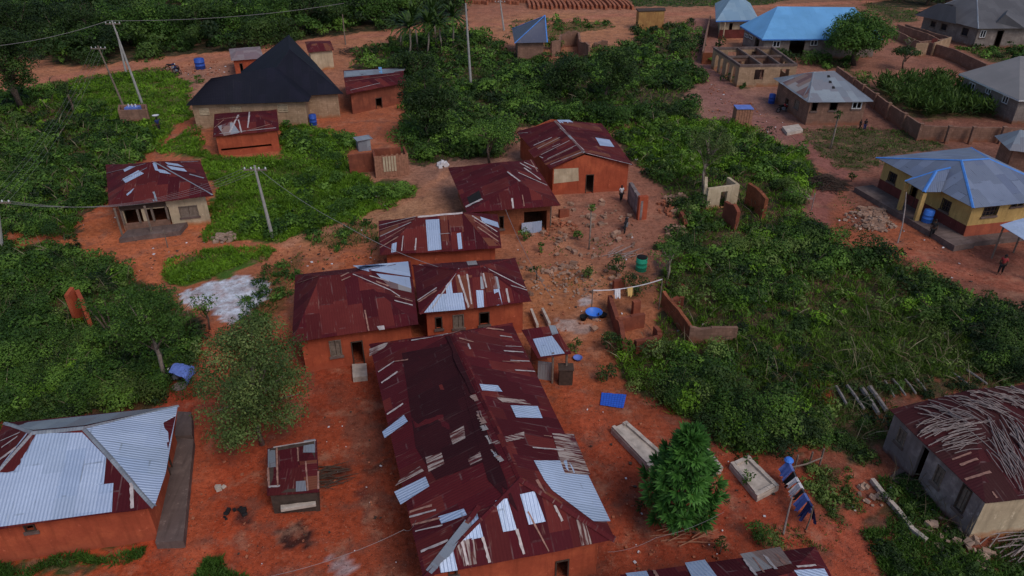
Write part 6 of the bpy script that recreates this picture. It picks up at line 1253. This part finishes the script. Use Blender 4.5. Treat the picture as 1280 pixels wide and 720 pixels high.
def f4(lv):
    grass(lv, OLIVE, .8, (.2, .5), .55); grass(lv, LAWN, .6, (.1, .25), .35); grass(lv, BEHINDST, .35, (.15, .4), .35); grass(lv, BOTR2, .5, (.1, .3), .5); grass(lv, BROWN, .5, (.1, .5), .3); thicket(lv, OLIVE, .0035, (.3, .8), (.02, .3), .45, lpx=3.2, cover=.7, avoid=False); thicket(lv, BOTR2, .004, (.2, .5), (.02, .15), .5, lpx=3)
    thicket(lv, RIGHT, .0016, (.5, 1.0), (.3, 1.3), .55, cover=.7); thicket(lv, LEFT_THICK, .0014, (.4, .9), (.3, 1.0), .5, cover=.7); grass(lv, [(940, 655), (1010, 660), (1040, 680), (1000, 690), (940, 680)], .15, (.1, .3), .4)
stuff('dry_olive_grass', L_OLIVE, f4, 'olive grass and dry weeds on the right hand waste ground')
def f5(lv):
    for P_, d_ in ((BOTR, .6), (BOTR3, .6), (BOTL, .9), (BOTL2, .9), (TOPG, .5), (RGRASS, .4), (STRIP, .35), (STRIP2, .3), (WALLG, .4), (CENTRE2, .4), (YARDG, .4)): grass(lv, P_, d_, (.15, .4), .4)
    grass(lv, LEFT_BUSH, .2, (.2, .6), .4); grass(lv, LEFT_THICK, .5, (.2, .6), .5); grass(lv, MIDL_BUSH, .3, (.2, .5), .4); grass(lv, CENTRE, .15, (.2, .6), .4)
    # weeds creeping over bare earth
    for P_ in ([(690, 280), (800, 290), (820, 330), (760, 360), (690, 360), (660, 320)], [(1040, 225), (1110, 262), (1110, 320), (1040, 300)], [(985, 600), (1060, 600), (1090, 660), (1000, 690)], [(370, 290), (470, 290), (470, 330), (380, 330)]): 
        x, y = sample(P_, 900); k_ = fbm(x*.9, y*.9, 77, 3) > .57; x, y = x[k_], y[k_]; s = FPX/(y*CP+CAM_H*SP); lv.blades(np.stack([x, y, np.zeros(len(x))], 1), np.maximum(.12, 2.2/s), np.maximum(.05, 1.3/s), .4+RNG.normal(size=len(x))*.2)
stuff('low_grass', L_MID, f5, 'low mid green grass along walls, tracks and bare earth')
def f6(lv):
    x, y = sample(CORN, 620); m = len(x)
    for k_ in range(9):
        z = .3+.2*k_; h_ = 1.6+.5*fbm(x, y, 5, 2); lv.blades(np.stack([x, y, np.full(m, z*.8)], 1), np.full(m, .9), np.full(m, .16), (.45+.05*k_)+RNG.normal(size=m)*.14, lean=1.0 if k_ < 7 else .4)
stuff('maize_patch', L_DARK, f6, 'dense patch of standing maize inside the brick compound wall')
for px_, l_ in ((((846, 352), (856, 356)), 'low red mud stub beside the far end of the thin block wall'), (((700, 262), (712, 260)), 'worn mud kerb at the foot of the gabled house'), (((768, 352), (782, 350)), 'low worn mud stub under the upper washing line'), (((480, 322), (500, 325)), 'low red mud stub behind the paired houses'), (((850, 262), (856, 274)), 'crumbling red mud lump in the gap left of the pale roofless room')):
    ragged_wall('mud_wall_stub', l_, 'wall', list(px_), .8, MUDR, .3, .6, group=RW)
def f7(lv):   # dead stalks and pale twigs poking out of the scrub
    for P_ in (LEFT_BUSH, LEFT_THICK, CENTRE, RIGHT, OLIVE, BEHINDST, BOTR3):
        x, y = sample(P_, int(parea(P_)*(.006 if P_ is RIGHT or P_ is OLIVE else .012))); m = len(x); s = FPX/(y*CP+CAM_H*SP); lv.blades(np.stack([x, y, np.full(m, .3)], 1), .8+1.1*RNG.random(m), np.maximum(.03, .7/s), .5+RNG.normal(size=m)*.3, lean=.7)
stuff('dead_stalks', leafmat('dead_stalk', (.09, .06, .035), (.2, .15, .09), (.36, .3, .19)), f7, 'pale dead stalks poking out of the bushes')
# pebbles, clods and scraps on the bare earth
def scraps(name, mat, polys, n, size, label, seed, flat=.5):
    global RNG
    r = np.random.default_rng(seed); m = MB()
    for P_ in polys:
        x, y = sample(P_, n)
        if name == 'rubble_scatter': k_ = fbm(x*.5, y*.5, 404, 3) > .53; x, y = x[k_], y[k_]
        for a, b in zip(x, y):
            s_ = (size[0]+(size[1]-size[0])*r.random()**2.5)*(1+.012*b); M = Matrix.Rotation(r.uniform(0, 3), 3, 'Z')@Matrix.Rotation(r.uniform(-.5, .5), 3, 'X'); m.box((a, b, s_*flat*.35+.03), (s_, s_*r.uniform(.5, 1), s_*flat), M=M)
    o = m.build(name, mat); tag(o, label, 'debris', kind='stuff')
YARDS = [[(640, 270), (830, 270), (830, 340), (780, 440), (720, 470), (690, 440), (650, 350)], [(240, 560), (480, 480), (520, 720), (210, 720)], [(700, 480), (800, 520), (980, 600), (1060, 720), (780, 720)], [(1040, 230), (1230, 330), (1260, 380), (1040, 310)], [(100, 260), (280, 290), (190, 350), (110, 320)], [(880, 100), (1000, 160), (960, 180), (890, 150)], [(190, 84), (280, 75), (285, 100), (220, 100)], [(340, 320), (470, 270), (470, 330), (370, 350)]]
RUBPALE = simple('dusty_rubble', (.34, .2, .14), .95, 0, .5, 1.2)
ROUGH = [[(640, 290), (720, 250), (800, 260), (820, 330), (760, 370), (740, 440), (690, 430), (640, 340)], [(840, 240), (860, 240), (860, 300), (835, 300)], [(1080, 260), (1110, 262), (1120, 290), (1080, 290)]]
scraps('earth_clods', RUBRED, YARDS, 130, (.04, .11), 'small broken clods and pebbles strewn over the bare yards', 3)
scraps('rubble_scatter', RUBPALE, ROUGH, 800, (.04, .32), 'broken stones and mud rubble scattered over the eroded yard', 6)
scraps('white_litter', WHITEC, YARDS+[OLIVE, LEFT_THICK, RIGHT, BOTR2, BOTR3, MIDL_GRASS], 14, (.04, .12), 'tiny white scraps of litter strewn over yards and bushes', 4, .3)
scraps('dark_scraps', DARKWOOD, YARDS, 35, (.04, .14), 'dark twigs and scraps strewn over the bare yards', 5, .3)
for a_ in (('white_goat', None),): pass

# ---------------------------------------------------------------- people
def skin(name, verts, edges_, rad, mat, parent, sub=1):
    me = bpy.data.meshes.new(name); off = ORG[parent] if parent is not None else Vector(); me.from_pydata([tuple(Vector(v)-off) for v in verts], edges_, []); o = bpy.data.objects.new(name, me); C.objects.link(o)
    m = o.modifiers.new('s', 'SKIN'); 
    for i, r in enumerate(rad): me.skin_vertices[0].data[i].radius = (r, r); me.skin_vertices[0].data[i].use_root = (i == 0)
    sb = o.modifiers.new('d', 'SUBSURF'); sb.levels = sub; sb.render_levels = sub
    dg = bpy.context.evaluated_depsgraph_get(); me2 = bpy.data.meshes.new_from_object(o.evaluated_get(dg)); o.modifiers.clear(); o.data = me2; me2.materials.clear(); me2.materials.append(mat); me2.polygons.foreach_set('use_smooth', [True]*len(me2.polygons))
    if parent is not None: o.parent = parent; ORG[o] = ORG[parent]
    return o
def person(px, label, rz, shirt, lower, h_=1.7, carry=None, skirt=False, z=0, bend=0.0):
    p = at(*px, z); root = thing('person', label, 'person', p); k = h_/1.7; R = Matrix.Rotation(rz, 3, 'Z'); T = lambda x, y, zz: p+R@Vector((x*k, (y-bend*max(0, zz-.9))*k, zz*k))
    st = .12; V = []; E_ = []; Rr = []
    def add(v, r, par=None):
        V.append(v); Rr.append(r*k)
        if par is not None: E_.append((par, len(V)-1))
        return len(V)-1
    pel = add(T(0, 0, .93), .13); wa = add(T(0, 0, 1.12), .115, pel); ch = add(T(0, -.01, 1.33), .135, wa); ne = add(T(0, 0, 1.46), .055, ch); hd = add(T(0, -.01, 1.57), .088, ne); add(T(0, -.02, 1.65), .07, hd)
    up = carry is not None
    for s in (-1, 1):
        sh = add(T(.17*s, 0, 1.40), .055, ch)
        if up and s == 1: el = add(T(.3, -.05, 1.5), .04, sh); wr = add(T(.2, -.06, 1.72), .03, el); dirf = Vector((-.3, 0, .6))
        else: el = add(T(.23*s, .03, 1.12), .042, sh); wr = add(T(.24*s, -.06, .87), .03, el); dirf = Vector((0, -.1, -1))
        ha = add(V[wr]+R@(dirf*.05*k), .032, wr)
        for f in range(5):
            sp = (f-2)*.016; f1_ = add(V[ha]+R@((dirf.normalized()*.045+Vector((0, sp, 0)))*k), .009, ha); add(V[f1_]+R@((dirf.normalized()*(.04 if f else .02)+Vector((0, sp*.4-.01, 0)))*k), .008, f1_)
        hp = add(T(.09*s, 0, .86), .095, pel); kn = add(T(.10*s, -.04+st*s*.5, .48), .06, hp); an = add(T(.10*s, .02+st*s, .08), .038, kn); add(T(.10*s, -.12+st*s, .035), .035, an)
    skin('body', V, E_, Rr, SKIN, root)
    V2 = []; R2 = []; E2_ = []
    def a2(v, r, par=None):
        V2.append(v); R2.append(r*k)
        if par is not None: E2_.append((par, len(V2)-1))
        return len(V2)-1
    c0 = a2(T(0, 0, .9), .16); c1 = a2(T(0, 0, 1.12), .145, c0); c2_ = a2(T(0, -.01, 1.34), .16, c1)
    for s in (-1, 1):
        q = a2(T(.17*s, 0, 1.40), .075, c2_); a2(T(.3, -.05, 1.5) if (up and s == 1) else T(.22*s, .02, 1.18), .062, q)
    skin('shirt', V2, E2_, R2, shirt, root)
    V2.clear(); R2.clear(); E2_.clear()
    if skirt: a2(T(0, 0, .95), .165); a2(T(0, 0, .6), .18, 0); a2(T(0, 0, .25), .19, 1); skin('wrapper', V2, E2_, R2, lower, root)
    else:
        c0 = a2(T(0, 0, .93), .15)
        for s in (-1, 1): q = a2(T(.09*s, 0, .84), .115, c0); q = a2(T(.10*s, -.04+st*s*.5, .48), .085, q); a2(T(.10*s, .02+st*s, .16), .065, q)
        skin('trousers', V2, E2_, R2, lower, root)
    m = MB(); m.lathe(T(0, .005, 1.58), [(.093*k, 0), (.1*k, .05*k), (.09*k, .1*k), (.05*k, .145*k), (.005, .155*k)], 12); m.build('hair', BLACKC, root, True)
    m = MB(); 
    for s in (-1, 1): m.box(T(.033*s, -.095, 1.60), (.022*k, .02*k, .012*k), rz); m.box(T(.09*s, 0, 1.58), (.02*k, .035*k, .055*k), rz)
    m.box(T(0, -.108, 1.565), (.022*k, .03*k, .035*k), rz); m.box(T(0, -.098, 1.53), (.045*k, .016*k, .012*k), rz); m.build('face', DARKWOOD, root)
    if carry:
        q = T(0, 0, 1.78); m = MB(); m.lathe(q, [(.02, 0), (.2, .02), (.36, .16), (.38, .17), (.34, .15), (.02, .05)], 16); alone(m, 'head_basin', WHITE, 'white basin carried on the head of a walking person', 'basin', smooth=True)
person((200, 166), 'walking person with one arm up to a white load on the head', .6, NAVYC, BLACKC, 1.75, carry=True, skirt=True)
person((1163, 298), 'person in dark clothes standing on the sloping veranda edge of the bungalow', -.4, BLACKC, BLACKC, 1.7)
person((1249, 343), 'person in a red top in the shade of the silver canopy', -.8, REDC, BLACKC, 1.65)
person((1074, 162), 'smaller of two dark figures in front of the patched roof house', .3, BLACKC, BLACKC, 1.15); person((1080, 163), 'right hand dark figure in front of the patched roof house', -.5, BLACKC, NAVYC, 1.3)
person((776, 252), 'person in a pale top beside the blackened wall', .2, WHITEC, BLACKC, 1.55)
